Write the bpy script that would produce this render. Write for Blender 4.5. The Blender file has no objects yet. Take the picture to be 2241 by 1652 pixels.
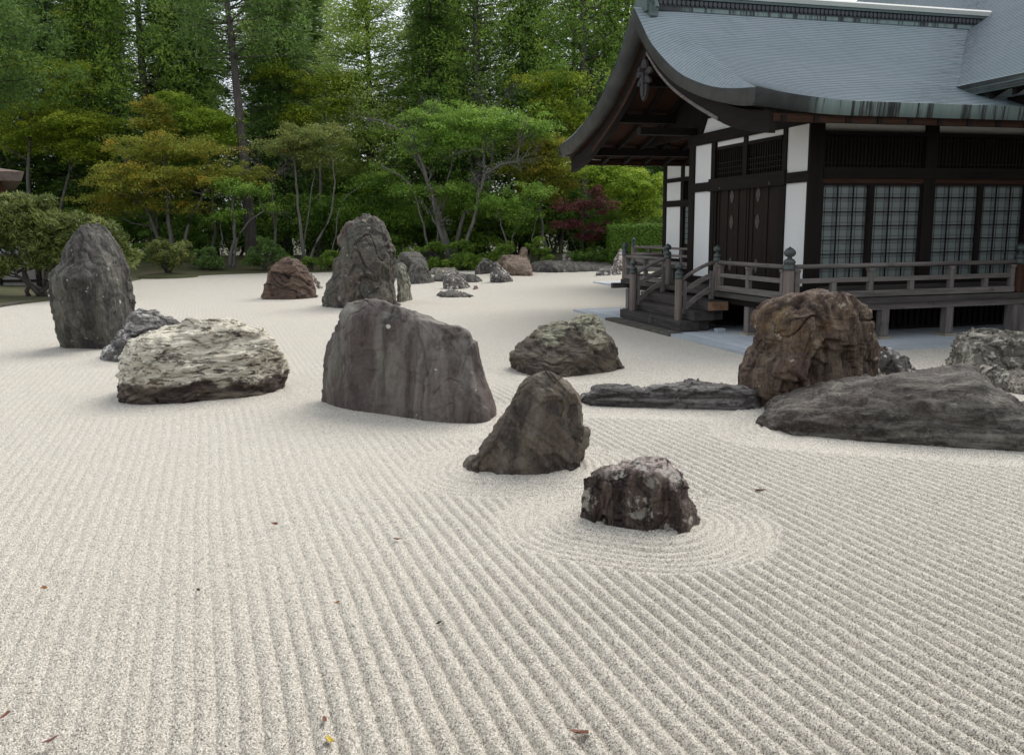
import bpy, math, random
import numpy as np
from mathutils import Matrix, Vector

# ------------------------------------------------------------------ camera, sky, sun, exposure
scene = bpy.context.scene
C = scene.collection
EYE = 2.2
FOC, PITCH, ROLL = 1897.0, .1681, .0102          # focal length in picture units (2241 wide), tilt and roll
CX, CY, TH = 5.133, 16.087, .2679                # foot of the veranda corner and heading of the temple
PW, PH = 1120.5, 826.0

cam = bpy.data.cameras.new("camera")
cam.sensor_width = 36.0
cam.lens = FOC / 2241.0 * 36.0
cam.clip_start, cam.clip_end = .1, 2000
cam_o = bpy.data.objects.new("camera", cam)
C.objects.link(cam_o)
sp, cp = math.sin(PITCH), math.cos(PITCH)
Xv, Uv, Fv = Vector((1, 0, 0)), Vector((0, sp, cp)), Vector((0, cp, -sp))
cr, sr = math.cos(ROLL), math.sin(ROLL)
right, up = Xv * cr - Uv * sr, Xv * sr + Uv * cr
cam_o.matrix_world = Matrix(((right.x, up.x, -Fv.x, 0), (right.y, up.y, -Fv.y, 0), (right.z, up.z, -Fv.z, EYE), (0, 0, 0, 1)))
scene.camera = cam_o

SUN_EL, SUN_AZ = math.radians(52), math.radians(34)   # azimuth clockwise from +Y: high, ahead and to the right
world = bpy.data.worlds.new("World")
scene.world = world
world.use_nodes = True
wn, wl = world.node_tree.nodes, world.node_tree.links
wn.clear()
wo = wn.new("ShaderNodeOutputWorld"); wb = wn.new("ShaderNodeBackground"); ws = wn.new("ShaderNodeTexSky")
ws.sky_type = 'NISHITA'; ws.sun_disc = False
ws.sun_elevation = SUN_EL; ws.sun_rotation = SUN_AZ
ws.air_density = 1.0; ws.dust_density = 1.0; ws.ozone_density = 1.0
wh = wn.new("ShaderNodeHueSaturation"); wh.inputs["Saturation"].default_value = .45
wb.inputs["Strength"].default_value = .125
wm = wn.new("ShaderNodeMix"); wm.data_type = 'RGBA'           # thin bright overcast in front of the blue
wm.inputs[0].default_value = .55; wm.inputs[7].default_value = (6.0, 6.25, 6.6, 1)
wl.new(ws.outputs[0], wh.inputs["Color"]); wl.new(wh.outputs[0], wm.inputs[6]); wl.new(wm.outputs[2], wb.inputs["Color"]); wl.new(wb.outputs[0], wo.inputs[0])
sun = bpy.data.lights.new("sun", 'SUN')
sun.energy = 1.8; sun.angle = math.radians(42); sun.color = (1, .95, .88)
sun_o = bpy.data.objects.new("sun", sun)
C.objects.link(sun_o)
sd = Vector((math.sin(SUN_AZ) * math.cos(SUN_EL), math.cos(SUN_AZ) * math.cos(SUN_EL), math.sin(SUN_EL)))
sun_o.rotation_euler = sd.to_track_quat('Z', 'Y').to_euler()
vs = scene.view_settings
vs.view_transform = 'Standard'; vs.look = 'None'; vs.exposure = .66; vs.gamma = 1
scene.cycles.use_denoising = True
scene.cycles.denoising_prefilter = 'ACCURATE'
scene.cycles.max_bounces = 8
scene.cycles.diffuse_bounces = 4
scene.cycles.transparent_max_bounces = 8

# ------------------------------------------------------------------ measuring helpers
def ray(x, y):
    dx, dy = x - PW, y - PH
    u = (cr * dx - sr * dy) / FOC; v = (sr * dx + cr * dy) / FOC
    return np.array([u, cp - v * sp, -sp - v * cp])
EYEP = np.array([0, 0, EYE])
def ground_at(x, y, z=0.0):
    d = ray(x, y); return EYEP + d * ((z - EYE) / d[2])
def at_depth(x, y, Y):
    d = ray(x, y); return EYEP + d * (Y / d[1])

# ------------------------------------------------------------------ noise
_rng = np.random.RandomState(7)
_perm = np.concatenate([_rng.permutation(256)] * 3)
_g = _rng.normal(size=(256, 3)); _g /= np.linalg.norm(_g, axis=1)[:, None]
def perlin(P):
    P = np.asarray(P, float)
    I = np.floor(P).astype(int); F = P - I; I &= 255
    w = F * F * F * (F * (F * 6 - 15) + 10)
    out = 0
    for dx in (0, 1):
        for dy in (0, 1):
            for dz in (0, 1):
                h = _perm[_perm[_perm[I[..., 0] + dx] + I[..., 1] + dy] + I[..., 2] + dz]
                g = _g[h]
                d = g[..., 0] * (F[..., 0] - dx) + g[..., 1] * (F[..., 1] - dy) + g[..., 2] * (F[..., 2] - dz)
                out = out + d * (w[..., 0] if dx else 1 - w[..., 0]) * (w[..., 1] if dy else 1 - w[..., 1]) * (w[..., 2] if dz else 1 - w[..., 2])
    return out * 1.5
def fbm(P, o=4, gain=.5):
    a, s, r = 1., 0., 0.
    for k in range(o):
        r = r + a * perlin(P * 2 ** k + 13.7 * k); s += a; a *= gain
    return r / s
def ridged(P, o=4, gain=.5):
    a, s, r = 1., 0., 0.
    for k in range(o):
        r = r + a * (1 - np.abs(perlin(P * 2 ** k + 31.1 * k)) * 2); s += a; a *= gain
    return r / s
def chips(P):
    """faceted noise: every irregular cell is a flat face with its own tilt"""
    I = np.floor(P).astype(int); F = P - I
    best = np.full(P.shape[:-1], 9.); out = np.zeros(P.shape[:-1])
    for dx in (-1, 0, 1):
        for dy in (-1, 0, 1):
            for dz in (-1, 0, 1):
                h = _perm[_perm[_perm[(I[..., 0] + dx) & 255] + ((I[..., 1] + dy) & 255)] + ((I[..., 2] + dz) & 255)]
                c = np.stack([dx + _perm[h + 1] / 255., dy + _perm[h + 57] / 255., dz + _perm[h + 131] / 255.], -1)
                d = F - c; q = (d * d).sum(-1)
                val = (_g[h] * d).sum(-1) * .9 + (_perm[h + 200] / 255. - .5) * .7
                m = q < best; best = np.where(m, q, best); out = np.where(m, val, out)
    return out
def smooth(a, b, x):
    t = np.clip((x - a) / (b - a), 0, 1); return t * t * (3 - 2 * t)

# ------------------------------------------------------------------ object helpers
def link(name, mesh, parent=None, mat=None, sm=False):
    o = bpy.data.objects.new(name, mesh)
    C.objects.link(o)
    if parent is not None: o.parent = parent
    if mat is not None: mesh.materials.append(mat)
    if sm: mesh.polygons.foreach_set("use_smooth", np.ones(len(mesh.polygons), bool))
    return o
def tag(o, label=None, cat=None, group=None, kind=None):
    for k, v in (("label", label), ("category", cat), ("group", group), ("kind", kind)):
        if v: o[k] = v
    return o
def empty(name, loc=(0, 0, 0), rz=0., parent=None):
    o = bpy.data.objects.new(name, None)
    o.empty_display_size = .2
    C.objects.link(o); o.location = loc; o.rotation_euler = (0, 0, rz)
    if parent is not None: o.parent = parent
    return o
def np_mesh(name, V, Fq):
    """mesh from arrays, all faces with the same corner count"""
    V = np.asarray(V, np.float32); Fq = np.asarray(Fq, np.int32)
    m = bpy.data.meshes.new(name)
    n, k = Fq.shape
    m.vertices.add(len(V)); m.vertices.foreach_set("co", V.ravel())
    m.loops.add(n * k); m.loops.foreach_set("vertex_index", Fq.ravel())
    m.polygons.add(n); m.polygons.foreach_set("loop_start", np.arange(0, n * k, k, dtype=np.int32))
    m.polygons.foreach_set("loop_total", np.full(n, k, np.int32))
    m.update(calc_edges=True)
    return m
def grid_faces(nr, nc, wrap=False):
    i = np.arange(nr - 1)[:, None] * nc
    j = np.arange(nc if wrap else nc - 1)[None, :]
    j2 = (j + 1) % nc
    return np.stack([i + j, i + j2, i + nc + j2, i + nc + j], -1).reshape(-1, 4)
class MB:
    def __init__(s): s.v = []; s.f = []
    def box(s, x0, x1, y0, y1, z0, z1):
        n = len(s.v)
        s.v += [(x0, y0, z0), (x1, y0, z0), (x1, y1, z0), (x0, y1, z0), (x0, y0, z1), (x1, y0, z1), (x1, y1, z1), (x0, y1, z1)]
        s.f += [tuple(n + i for i in q) for q in ((3, 2, 1, 0), (4, 5, 6, 7), (0, 1, 5, 4), (1, 2, 6, 5), (2, 3, 7, 6), (3, 0, 4, 7))]
        return s
    def prism(s, poly, axis, lo, hi):
        """polygon given in the two other axes, swept along axis"""
        n = len(s.v); k = len(poly)
        for t in (lo, hi):
            for p, q in poly:
                s.v.append((t, p, q) if axis == 'x' else (p, t, q) if axis == 'y' else (p, q, t))
        s.f += [tuple(n + i for i in range(k))[::-1], tuple(n + k + i for i in range(k))]
        s.f += [(n + i, n + (i + 1) % k, n + k + (i + 1) % k, n + k + i) for i in range(k)]
        return s
    def strip(s, A, B, axis, lo, hi):
        """band between two equally long profiles A and B, swept along axis"""
        for i in range(len(A) - 1):
            s.prism([A[i], A[i + 1], B[i + 1], B[i]], axis, lo, hi)
        return s
    def tube(s, pts, rad, n=8):
        pts = [np.array(p, float) for p in pts]; rings = []
        for i, p in enumerate(pts):
            t = pts[min(i + 1, len(pts) - 1)] - pts[max(i - 1, 0)]; t /= np.linalg.norm(t) + 1e-9
            a = np.cross(t, (0, 0, 1) if abs(t[2]) < .9 else (1, 0, 0)); a /= np.linalg.norm(a); b = np.cross(t, a)
            r = rad[i] if hasattr(rad, '__len__') else rad
            rings.append(len(s.v))
            for k in range(n):
                w = 2 * math.pi * k / n
                s.v.append(tuple(p + r * (math.cos(w) * a + math.sin(w) * b)))
        for i in range(len(rings) - 1):
            for k in range(n):
                k2 = (k + 1) % n
                s.f.append((rings[i] + k, rings[i] + k2, rings[i + 1] + k2, rings[i + 1] + k))
        s.f.append(tuple(rings[0] + k for k in range(n))[::-1]); s.f.append(tuple(rings[-1] + k for k in range(n)))
        return s
    def lathe(s, x, y, prof, n=14):
        base = len(s.v)
        for r, z in prof:
            for k in range(n):
                w = 2 * math.pi * k / n
                s.v.append((x + r * math.cos(w), y + r * math.sin(w), z))
        for i in range(len(prof) - 1):
            for k in range(n):
                k2 = (k + 1) % n
                s.f.append((base + i * n + k, base + i * n + k2, base + (i + 1) * n + k2, base + (i + 1) * n + k))
        s.f.append(tuple(base + k for k in range(n))[::-1]); s.f.append(tuple(base + (len(prof) - 1) * n + k for k in range(n)))
        return s
    def build(s, name, mat, parent=None, sm=False, bevel=0):
        m = bpy.data.meshes.new(name); m.from_pydata(s.v, [], s.f); m.update()
        o = link(name, m, parent, mat, sm)
        if bevel:
            b = o.modifiers.new("bevel", 'BEVEL'); b.width = bevel; b.segments = 1; b.limit_method = 'ANGLE'
        return o

# ------------------------------------------------------------------ materials
def mat_new(name):
    m = bpy.data.materials.new(name); m.use_nodes = True
    nt = m.node_tree
    return m, nt, nt.nodes["Principled BSDF"]
class NT:
    def __init__(s, nt): s.nt = nt
    def n(s, t, **kw):
        x = s.nt.nodes.new(t)
        for k, v in kw.items():
            if k in x.inputs: x.inputs[k].default_value = v
            else: setattr(x, k, v)
        return x
    def l(s, a, b): s.nt.links.new(a, b)
    def coord(s, scale=(1, 1, 1), rot=(0, 0, 0), loc=(0, 0, 0)):
        t = s.n("ShaderNodeTexCoord"); m = s.n("ShaderNodeMapping")
        m.inputs["Scale"].default_value = scale; m.inputs["Rotation"].default_value = rot; m.inputs["Location"].default_value = loc
        s.l(t.outputs["Object"], m.inputs["Vector"]); return m.outputs[0]
    def noise(s, vec, scale=1, detail=6, rough=.6, dist=0.):
        x = s.n("ShaderNodeTexNoise"); x.inputs["Scale"].default_value = scale; x.inputs["Detail"].default_value = detail
        x.inputs["Roughness"].default_value = rough; x.inputs["Distortion"].default_value = dist
        s.l(vec, x.inputs["Vector"]); return x.outputs["Fac"]
    def ramp(s, fac, a, b, ca=(0, 0, 0, 1), cb=(1, 1, 1, 1)):
        x = s.n("ShaderNodeValToRGB"); e = x.color_ramp.elements
        e[0].position = a; e[1].position = b; e[0].color = ca; e[1].color = cb
        s.l(fac, x.inputs[0]); return x.outputs[0]
    def mix(s, fac, a, b):
        x = s.n("ShaderNodeMix"); x.data_type = 'RGBA'
        for i, v in ((0, fac), (6, a), (7, b)):
            if hasattr(v, "links") or hasattr(v, "is_output"): s.l(v, x.inputs[i])
            elif isinstance(v, (int, float)): x.inputs[i].default_value = v
            else: x.inputs[i].default_value = tuple(v) + ((1,) if len(v) == 3 else ())
        return x.outputs[2]
    def math(s, op, a, b=None):
        x = s.n("ShaderNodeMath"); x.operation = op
        for i, v in enumerate((a, b)):
            if v is None: continue
            if isinstance(v, (int, float)): x.inputs[i].default_value = v
            else: s.l(v, x.inputs[i])
        return x.outputs[0]
    def bump(s, h, bsdf, strength=.5, dist=.01):
        x = s.n("ShaderNodeBump"); x.inputs["Strength"].default_value = strength; x.inputs["Distance"].default_value = dist
        s.l(h, x.inputs["Height"]); s.l(x.outputs[0], bsdf.inputs["Normal"])
    def attr(s, name):
        x = s.n("ShaderNodeAttribute"); x.attribute_name = name; return x.outputs["Fac"]

def rock_mat(name, c1, c2, c3=(.3, .3, .27), grain=(6, 6, .8), grot=(0, 0, 0), lich=(.45, .45, .42), patch=.62, spots=.0,
             streak=.6, crackc=(.02, .018, .016), top=None, topz=0., bump=.6, big=None, bigz=.55, warm=None, fine=.5):
    m, nt, B = mat_new(name); t = NT(nt)
    o = t.coord(); g = t.coord(grain, grot)
    n1 = t.noise(o, 2.2, 10, .66)
    lyr = t.math('ADD', t.math('MULTIPLY', t.attr("layer"), .5), t.math('MULTIPLY', n1, .55))
    col = t.mix(t.ramp(lyr, .36, .66), c1, c2)
    if big is not None:                                   # broad mineral patches with soft borders
        col = t.mix(t.ramp(t.noise(t.coord(tuple(.35 * v + .5 for v in grain), grot, loc=(3, 1, 7)), .9, 8, .62, .4), bigz - .03, bigz + .05), col, big)
    if warm is not None:
        col = t.mix(t.ramp(t.noise(t.coord(loc=(9, 4, 2)), 1.6, 9, .66, .5), .53, .63), col, warm)
    gn = t.noise(g, 1, 13, .7, .6)
    st = t.math('MULTIPLY', t.ramp(gn, .47, .66), streak)
    col = t.mix(st, col, c3)
    g2 = t.noise(g, 2.3, 12, .72, .4)
    dk2 = t.ramp(g2, .37, .46, (1, 1, 1, 1), (0, 0, 0, 1))
    col = t.mix(t.math('MULTIPLY', dk2, .7), col, crackc)
    if top is not None:                                   # pale cap that is the stone's own colour
        tc = t.n("ShaderNodeTexCoord"); sx = t.n("ShaderNodeSeparateXYZ"); t.l(tc.outputs["Object"], sx.inputs[0])
        zz = t.math('ADD', sx.outputs[2], t.math('MULTIPLY', t.math('SUBTRACT', t.noise(o, 2.2, 10, .68), .5), 2.6 * max(abs(topz), .3)))
        cap = t.ramp(zz, topz * .85, topz * 1.12)
        br = t.ramp(t.noise(g, 1.9, 13, .76, .8), .43, .5)
        col = t.mix(t.math('MULTIPLY', cap, br), col, top)
    fn = t.noise(o, 30, 8, .75)                           # fine mineral grain
    col = t.mix(t.math('MULTIPLY', t.ramp(fn, .5, .68), fine * .5), col, c3)
    col = t.mix(t.math('MULTIPLY', t.ramp(fn, .34, .46, (1, 1, 1, 1), (0, 0, 0, 1)), fine), col, crackc)
    pt = t.noise(t.coord(loc=(5, 5, 5)), 5.0, 13, .7)
    col = t.mix(t.ramp(pt, patch, patch + .025), col, lich)
    if spots > 0:
        v = t.n("ShaderNodeTexVoronoi"); v.feature = 'F1'; v.inputs["Scale"].default_value = 3.4; t.l(o, v.inputs["Vector"])
        wh_ = t.n("ShaderNodeTexWhiteNoise"); wh_.noise_dimensions = '3D'; t.l(v.outputs["Position"], wh_.inputs["Vector"])
        rad = t.math('MULTIPLY', t.math('SUBTRACT', wh_.outputs["Value"], 1 - spots), .35)
        wob = t.math('MULTIPLY', t.math('SUBTRACT', t.noise(o, 22, 3), .5), .05)
        sp_ = t.ramp(t.math('SUBTRACT', t.math('ADD', rad, wob), v.outputs["Distance"]), 0, .02)
        col = t.mix(sp_, col, lich)
    col = t.mix(t.math('MULTIPLY', t.attr("crack"), .9), col, crackc)
    t.l(col, B.inputs["Base Color"])
    B.inputs["Roughness"].default_value = .72; B.inputs["Specular IOR Level"].default_value = .4
    h = t.math('ADD', t.math('ADD', t.math('MULTIPLY', gn, 1.4), t.math('MULTIPLY', g2, .7)), t.math('MULTIPLY', t.noise(o, 12, 11, .75), .9))
    t.bump(h, B, bump, .07)
    return m

def wood_mat(name, c1, c2, axis, rough=.75, stain=None, scl=1.):
    m, nt, B = mat_new(name); t = NT(nt)
    s = {'x': (1.2, 30, 30), 'y': (30, 1.2, 30), 'z': (30, 30, 1.2)}[axis]
    s2 = {'x': (.7, 6, 6), 'y': (6, .7, 6), 'z': (6, 6, .7)}[axis]
    gn = t.noise(t.coord(tuple(v * scl for v in s)), 1, 8, .65, .3)
    col = t.mix(t.ramp(gn, .32, .68), c1, c2)
    col = t.mix(t.math('MULTIPLY', t.ramp(t.noise(t.coord(s2), 1, 6, .6), .5, .72), .6), col, tuple(v * .45 for v in c1))
    if stain: col = t.mix(t.math('MULTIPLY', t.ramp(t.noise(t.coord((2, 2, 2), loc=(4, 2, 1)), 1.3, 7, .65), .6, .7), .7), col, stain)
    t.l(col, B.inputs["Base Color"]); B.inputs["Roughness"].default_value = rough
    B.inputs["Specular IOR Level"].default_value = .15
    t.bump(gn, B, .35, .006)
    return m
def plain_mat(name, c, rough=.7, var=.25, scale=3., spec=.4, c2=None):
    m, nt, B = mat_new(name); t = NT(nt)
    n = t.noise(t.coord(), scale, 8, .65)
    col = t.mix(t.ramp(n, .3, .7), tuple(v * (1 - var) for v in c), c2 or c)
    t.l(col, B.inputs["Base Color"]); B.inputs["Roughness"].default_value = rough; B.inputs["Specular IOR Level"].default_value = spec
    t.bump(n, B, .15, .01)
    return m
def leaf_mat(name, dark, light, trans=.3, hi=None, rough=.55):
    m, nt, B = mat_new(name); t = NT(nt)
    a = t.attr("tint")
    col = t.mix(a, dark, light)
    if hi is not None: col = t.mix(t.math('MULTIPLY', t.ramp(t.attr("patch"), .5, .85), t.ramp(t.attr("tint"), .3, .8)), col, hi)
    t.l(col, B.inputs["Base Color"]); B.inputs["Roughness"].default_value = rough; B.inputs["Specular IOR Level"].default_value = .25
    tr = t.n("ShaderNodeBsdfTranslucent"); t.l(col, tr.inputs["Color"])
    mx = t.n("ShaderNodeMixShader"); mx.inputs[0].default_value = trans
    out = [n for n in nt.nodes if n.type == 'OUTPUT_MATERIAL'][0]
    t.l(B.outputs[0], mx.inputs[1]); t.l(tr.outputs[0], mx.inputs[2]); t.l(mx.outputs[0], out.inputs[0])
    return m
def bark_mat(name, c1, c2):
    m, nt, B = mat_new(name); t = NT(nt)
    gn = t.noise(t.coord((9, 9, 1.4)), 1, 9, .7, .5)
    col = t.mix(t.ramp(gn, .35, .62), c1, c2)
    t.l(col, B.inputs["Base Color"]); B.inputs["Roughness"].default_value = .85; t.bump(gn, B, .6, .03)
    return m

# ------------------------------------------------------------------ rocks: outlines measured in the photo, set at their own distance, size and depth
ROCK_FEET = []
def to_plane(x, y, M, n):
    d = ray(x, y); q = M - EYEP
    return EYEP + d * ((q @ n) / (d @ n))
def rock_frame(L, R, front):
    gl, gr = ground_at(*L), ground_at(*R)
    u = gr - gl; W = np.linalg.norm(u); u = u / W
    n = np.array([-u[1], u[0], 0.])
    if n[1] < 0: n = -n
    Tf = max(.1, -(ground_at(*front) - gl) @ n) if front else .3
    M = (gl + gr) / 2
    return gl, gr, u, n, W, Tf, M
def smooth1(a, k):
    if k < 1: return a
    w = np.exp(-.5 * (np.arange(-3 * k, 3 * k + 1) / k) ** 2); w /= w.sum()
    return np.convolve(np.pad(a, 3 * k, mode='edge'), w, mode='valid')
def finish_rock(name, label, P, nc, cap, u, n, M, mat, disp, seed, group=None):
    """P rows x columns of local points (u, v, z); displace along the normal, cap the top, place"""
    nr = P.shape[0]
    du = np.roll(P, -1, 1) - np.roll(P, 1, 1); dr = np.gradient(P, axis=0)
    N = np.cross(du, dr); N /= np.linalg.norm(N, axis=-1)[..., None] + 1e-9
    Q = P + seed * 7.31
    g = np.array(disp.get('grain', (1, 1, 1)))
    rot = disp.get('rot', 0.)
    Qg = Q.copy(); c, s = math.cos(rot), math.sin(rot)
    Qg[..., 0], Qg[..., 2] = c * Q[..., 0] + s * Q[..., 2], -s * Q[..., 0] + c * Q[..., 2]
    Qg = Qg * g
    a1, a2, a3 = disp.get('amp', (.06, .03, .012))
    fs = disp.get('freq', 1.3)
    warp = np.stack([perlin(Q * 1.1 + 3), perlin(Q * 1.1 + 17), perlin(Q * 1.1 + 29)], -1) * .35
    D = .7 * a1 * fbm(Q * fs, 4)
    fa, ff_ = disp.get('facet', (a2 * .9, 2.2))
    wq = Q + .12 * np.stack([perlin(Q * 3 + 71), perlin(Q * 3 + 83), perlin(Q * 3 + 97)], -1)
    D += fa * chips(wq * ff_) + fa * .4 * chips(wq * ff_ * 2.6 + 5)
    rd = ridged((Qg + warp) * disp.get('rf', 2.0), 4, .55)
    D += a2 * (rd - .45)
    D += a3 * (fbm(Q * 9, 4, .62) * 1.7 + .9 * (ridged((Qg + warp) * disp.get('rf', 2.0) * 2.7, 3, .6) - .5))
    # ledges: the stone breaks along its bedding into slabs that stand out by different amounts
    sa, sf = disp.get('strata', (a2 * 1.1, 5.))
    ax = np.array(disp.get('sdir', (0, .35, 1.) if g[2] > g[0] else (.85, .5, .12)), float); ax /= np.linalg.norm(ax)
    if rot and 'sdir' not in disp: ax = np.array([c * ax[0] - s * ax[2], ax[1], s * ax[0] + c * ax[2]])
    lay = 0
    for o_, (fq, am) in enumerate(((sf, 1.), (sf * 2.7, .45))):
        sc_ = (Q @ ax + .28 * fbm(Q * .9 + 40 + 9 * o_, 3) + .05 * perlin(Q * 5 + 3)) * fq
        kk = np.floor(sc_).astype(int); ff = sc_ - kk
        blk = np.floor(perlin(Q * 1.5 + 60 + o_ * 7) * 3 + .35 * perlin(Q * 6)).astype(int)    # slabs end along cross joints
        tab = lambda q: _perm[(q * 7 + blk * 31 + seed * 13) & 255] / 255. - .5
        val = tab(kk) + (tab(kk + 1) - tab(kk)) * smooth(.86, 1., ff)
        D += sa * am * val; lay = lay + am * val
        if o_ == 0: joint = smooth(.80, .9, ff) * smooth(1.0, .93, ff)
    cell = perlin((Qg * .8 + warp * 1.5) * 2.2)
    crack = smooth(.05, .0, np.abs(cell)) * smooth(-.05, .25, perlin(Q * 1.7 + 5))
    D -= disp.get('crack', .03) * crack
    crack = np.maximum(crack, joint * .75 * disp.get('joint', 1.))
    P2 = P + N * D[..., None]
    V = P2.reshape(-1, 3)
    V = np.vstack([V, P2[-1].mean(0)[None] + np.array([[0, 0, cap]])])
    F = grid_faces(nr, nc, True)
    top = (nr - 1) * nc; ci = len(V) - 1
    T = np.array([[top + j, top + (j + 1) % nc, ci, ci] for j in range(nc)])
    m = bpy.data.meshes.new(name)
    faces = F.tolist() + [[a, b, c_] for a, b, c_, _ in T.tolist()]
    m.from_pydata(V.tolist(), [], faces); m.update()
    at = m.attributes.new("crack", 'FLOAT', 'POINT')
    at.data.foreach_set("value", np.append((crack * disp.get('dark', 1.)).ravel(), 0).astype(np.float32))
    at = m.attributes.new("layer", 'FLOAT', 'POINT')
    at.data.foreach_set("value", np.append(np.clip(lay * .75 + .5, 0, 1).ravel(), .5).astype(np.float32))
    o = link(name, m, None, mat, True)
    ang = math.atan2(u[1], u[0])
    o.location = (M[0], M[1], 0); o.rotation_euler = (0, 0, ang)
    tag(o, label, "rock", group)
    return o
def rock(label, Lc, Rc, mat, front=None, Tb=None, clips=(), disp={}, seed=1, res=(90, 150), e=2.5, pw=2.2, q=.75, lean=0., name="rock", group=None, sm=2, tmin=.12):
    gl, gr, u, n, W, Tf, M = rock_frame(Lc[0], Rc[0], front)
    if Tb is None: Tb = max(Tf * 1.3, .3 * W)
    Tf = max(Tf, tmin)
    def chain(ch):
        pts = np.array([to_plane(x, y, M, n) - M for x, y in ch]); return np.stack([pts @ u, pts[:, 2]], 1)
    A, B = chain(Lc), chain(Rc)
    h = max(A[:, 1].max(), B[:, 1].max())
    nr, nc = res
    t = np.linspace(0, 1, nr)
    zz = -.14 + (h * .997 + .14) * (1 - (1 - t) ** 1.45)
    def interp(Q):
        o = np.argsort(Q[:, 1]); return np.interp(zz, Q[o, 1], Q[o, 0])
    uL, uR = smooth1(interp(A), sm), smooth1(interp(B), sm)
    # close towards the top between the two highest points
    lo, hi = np.minimum(uL, uR), np.maximum(uL, uR)
    uc, hw = (lo + hi) / 2, np.maximum((hi - lo) / 2, .012)
    th = np.linspace(0, 2 * np.pi, nc, endpoint=False)
    cs, sn = np.cos(th), np.sin(th)
    ex = np.sign(cs) * np.abs(cs) ** (2 / e); ey = np.sign(sn) * np.abs(sn) ** (2 / e)
    zr = np.clip(zz / h, 0, 1)
    tz = np.maximum(1 - zr ** pw, 0) ** q
    tz = np.maximum(tz, .02)
    v = np.where(ey[None] < 0, ey[None] * Tf, ey[None] * Tb) * tz[:, None] + (lean * np.maximum(zz, 0))[:, None]
    Z = np.repeat(zz[:, None], nc, 1)
    def seen_x(a, b, z):
        w_ = M[:2] + a[..., None] * u[:2] + b[..., None] * n[:2]
        return w_[..., 0] / (w_[..., 1] * cp - (z - EYE) * sp)
    tl, tr_ = seen_x(uc - hw, 0 * uc, zz), seen_x(uc + hw, 0 * uc, zz)
    c2, h2 = uc.copy(), hw.copy()
    for _ in range(4):                                   # keep the turned stone's outline at its measured width
        X_ = seen_x(c2[:, None] + h2[:, None] * ex[None], v, Z); lo_, hi_ = X_.min(1), X_.max(1)
        k_ = np.clip((tr_ - tl) / np.maximum(hi_ - lo_, 1e-4), .7, 1.2); pm = (2 * hw) / np.maximum(tr_ - tl, 1e-4)
        c2 = c2 + ((tl + tr_) - (lo_ + hi_)) / 2 * pm; h2 = np.maximum(h2 * k_, .012)
    uu = c2[:, None] + h2[:, None] * ex[None]
    P = np.stack([uu, v, Z], -1)
    Sc = np.array([W / 2, (Tf + Tb) / 2, h])
    for (a, b, c, d, k) in clips:                        # flat fracture faces
        nn = np.array([a, b, c], float); L_ = np.linalg.norm(nn); nn /= L_
        ex_ = np.maximum((P / Sc) @ nn - d, 0)
        P = P - (ex_[..., None] * nn) * Sc * k
    dd = dict(disp)
    ROCK_FEET.append((gl[:2], gr[:2], Tf, Tb, n[:2]))
    return finish_rock(name, label, P, nc, .004, u, n, M, mat, dd, seed, group)
def rock_long(label, top, botL, botR, mat, front=None, Tb=None, disp={}, seed=1, res=(150, 70), name="rock", clips=(), sq=2.4, group=None, lift=0.):
    """low lying stone: cross-sections along its length"""
    gl, gr, u, n, W, Tf, M = rock_frame(botL, botR, front)
    if Tb is None: Tb = max(Tf, .3)
    pts = np.array([to_plane(x, y, M, n) - M for x, y in top]); pu, pz = pts @ u, pts[:, 2]
    nr, nc = res
    o = np.argsort(pu); pu, pz = pu[o], pz[o]
    t = .5 - .5 * np.cos(np.linspace(0, np.pi, nr))
    us = pu[0] + (pu[-1] - pu[0]) * (.35 * t + .65 * np.linspace(0, 1, nr))
    hz = np.maximum(smooth1(np.interp(us, pu, pz), 2), .03) + lift
    endt = np.minimum(np.linspace(0, 1, nr), 1 - np.linspace(0, 1, nr))
    wt = np.clip(endt / .16, 0, 1) ** .5 * .75 + .25
    th = np.linspace(0, 2 * np.pi, nc, endpoint=False)
    cs, sn = np.cos(th), np.sin(th)
    ey = np.sign(cs) * np.abs(cs) ** (2 / sq); ez = np.sign(sn) * np.abs(sn) ** (2 / sq)
    v = np.where(ey[None] < 0, ey[None] * Tf, ey[None] * Tb) * wt[:, None]
    Z = np.where(ez[None] > 0, ez[None] * hz[:, None], ez[None] * .15)
    P = np.stack([np.repeat(us[:, None], nc, 1), v, Z], -1)[::-1]
    Sc = np.array([W / 2, (Tf + Tb) / 2, hz.max()])
    for (a, b, c, d, k) in clips:
        nn = np.array([a, b, c], float); nn /= np.linalg.norm(nn)
        ex_ = np.maximum((P / Sc) @ nn - d, 0); P = P - (ex_[..., None] * nn) * Sc * k
    ROCK_FEET.append((gl[:2], gr[:2], Tf, Tb, n[:2]))
    ob = finish_rock(name, label, P, nc, 0., u, n, M, mat, disp, seed, group)
    me = ob.data                                          # close the first ring as well
    return ob

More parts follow.
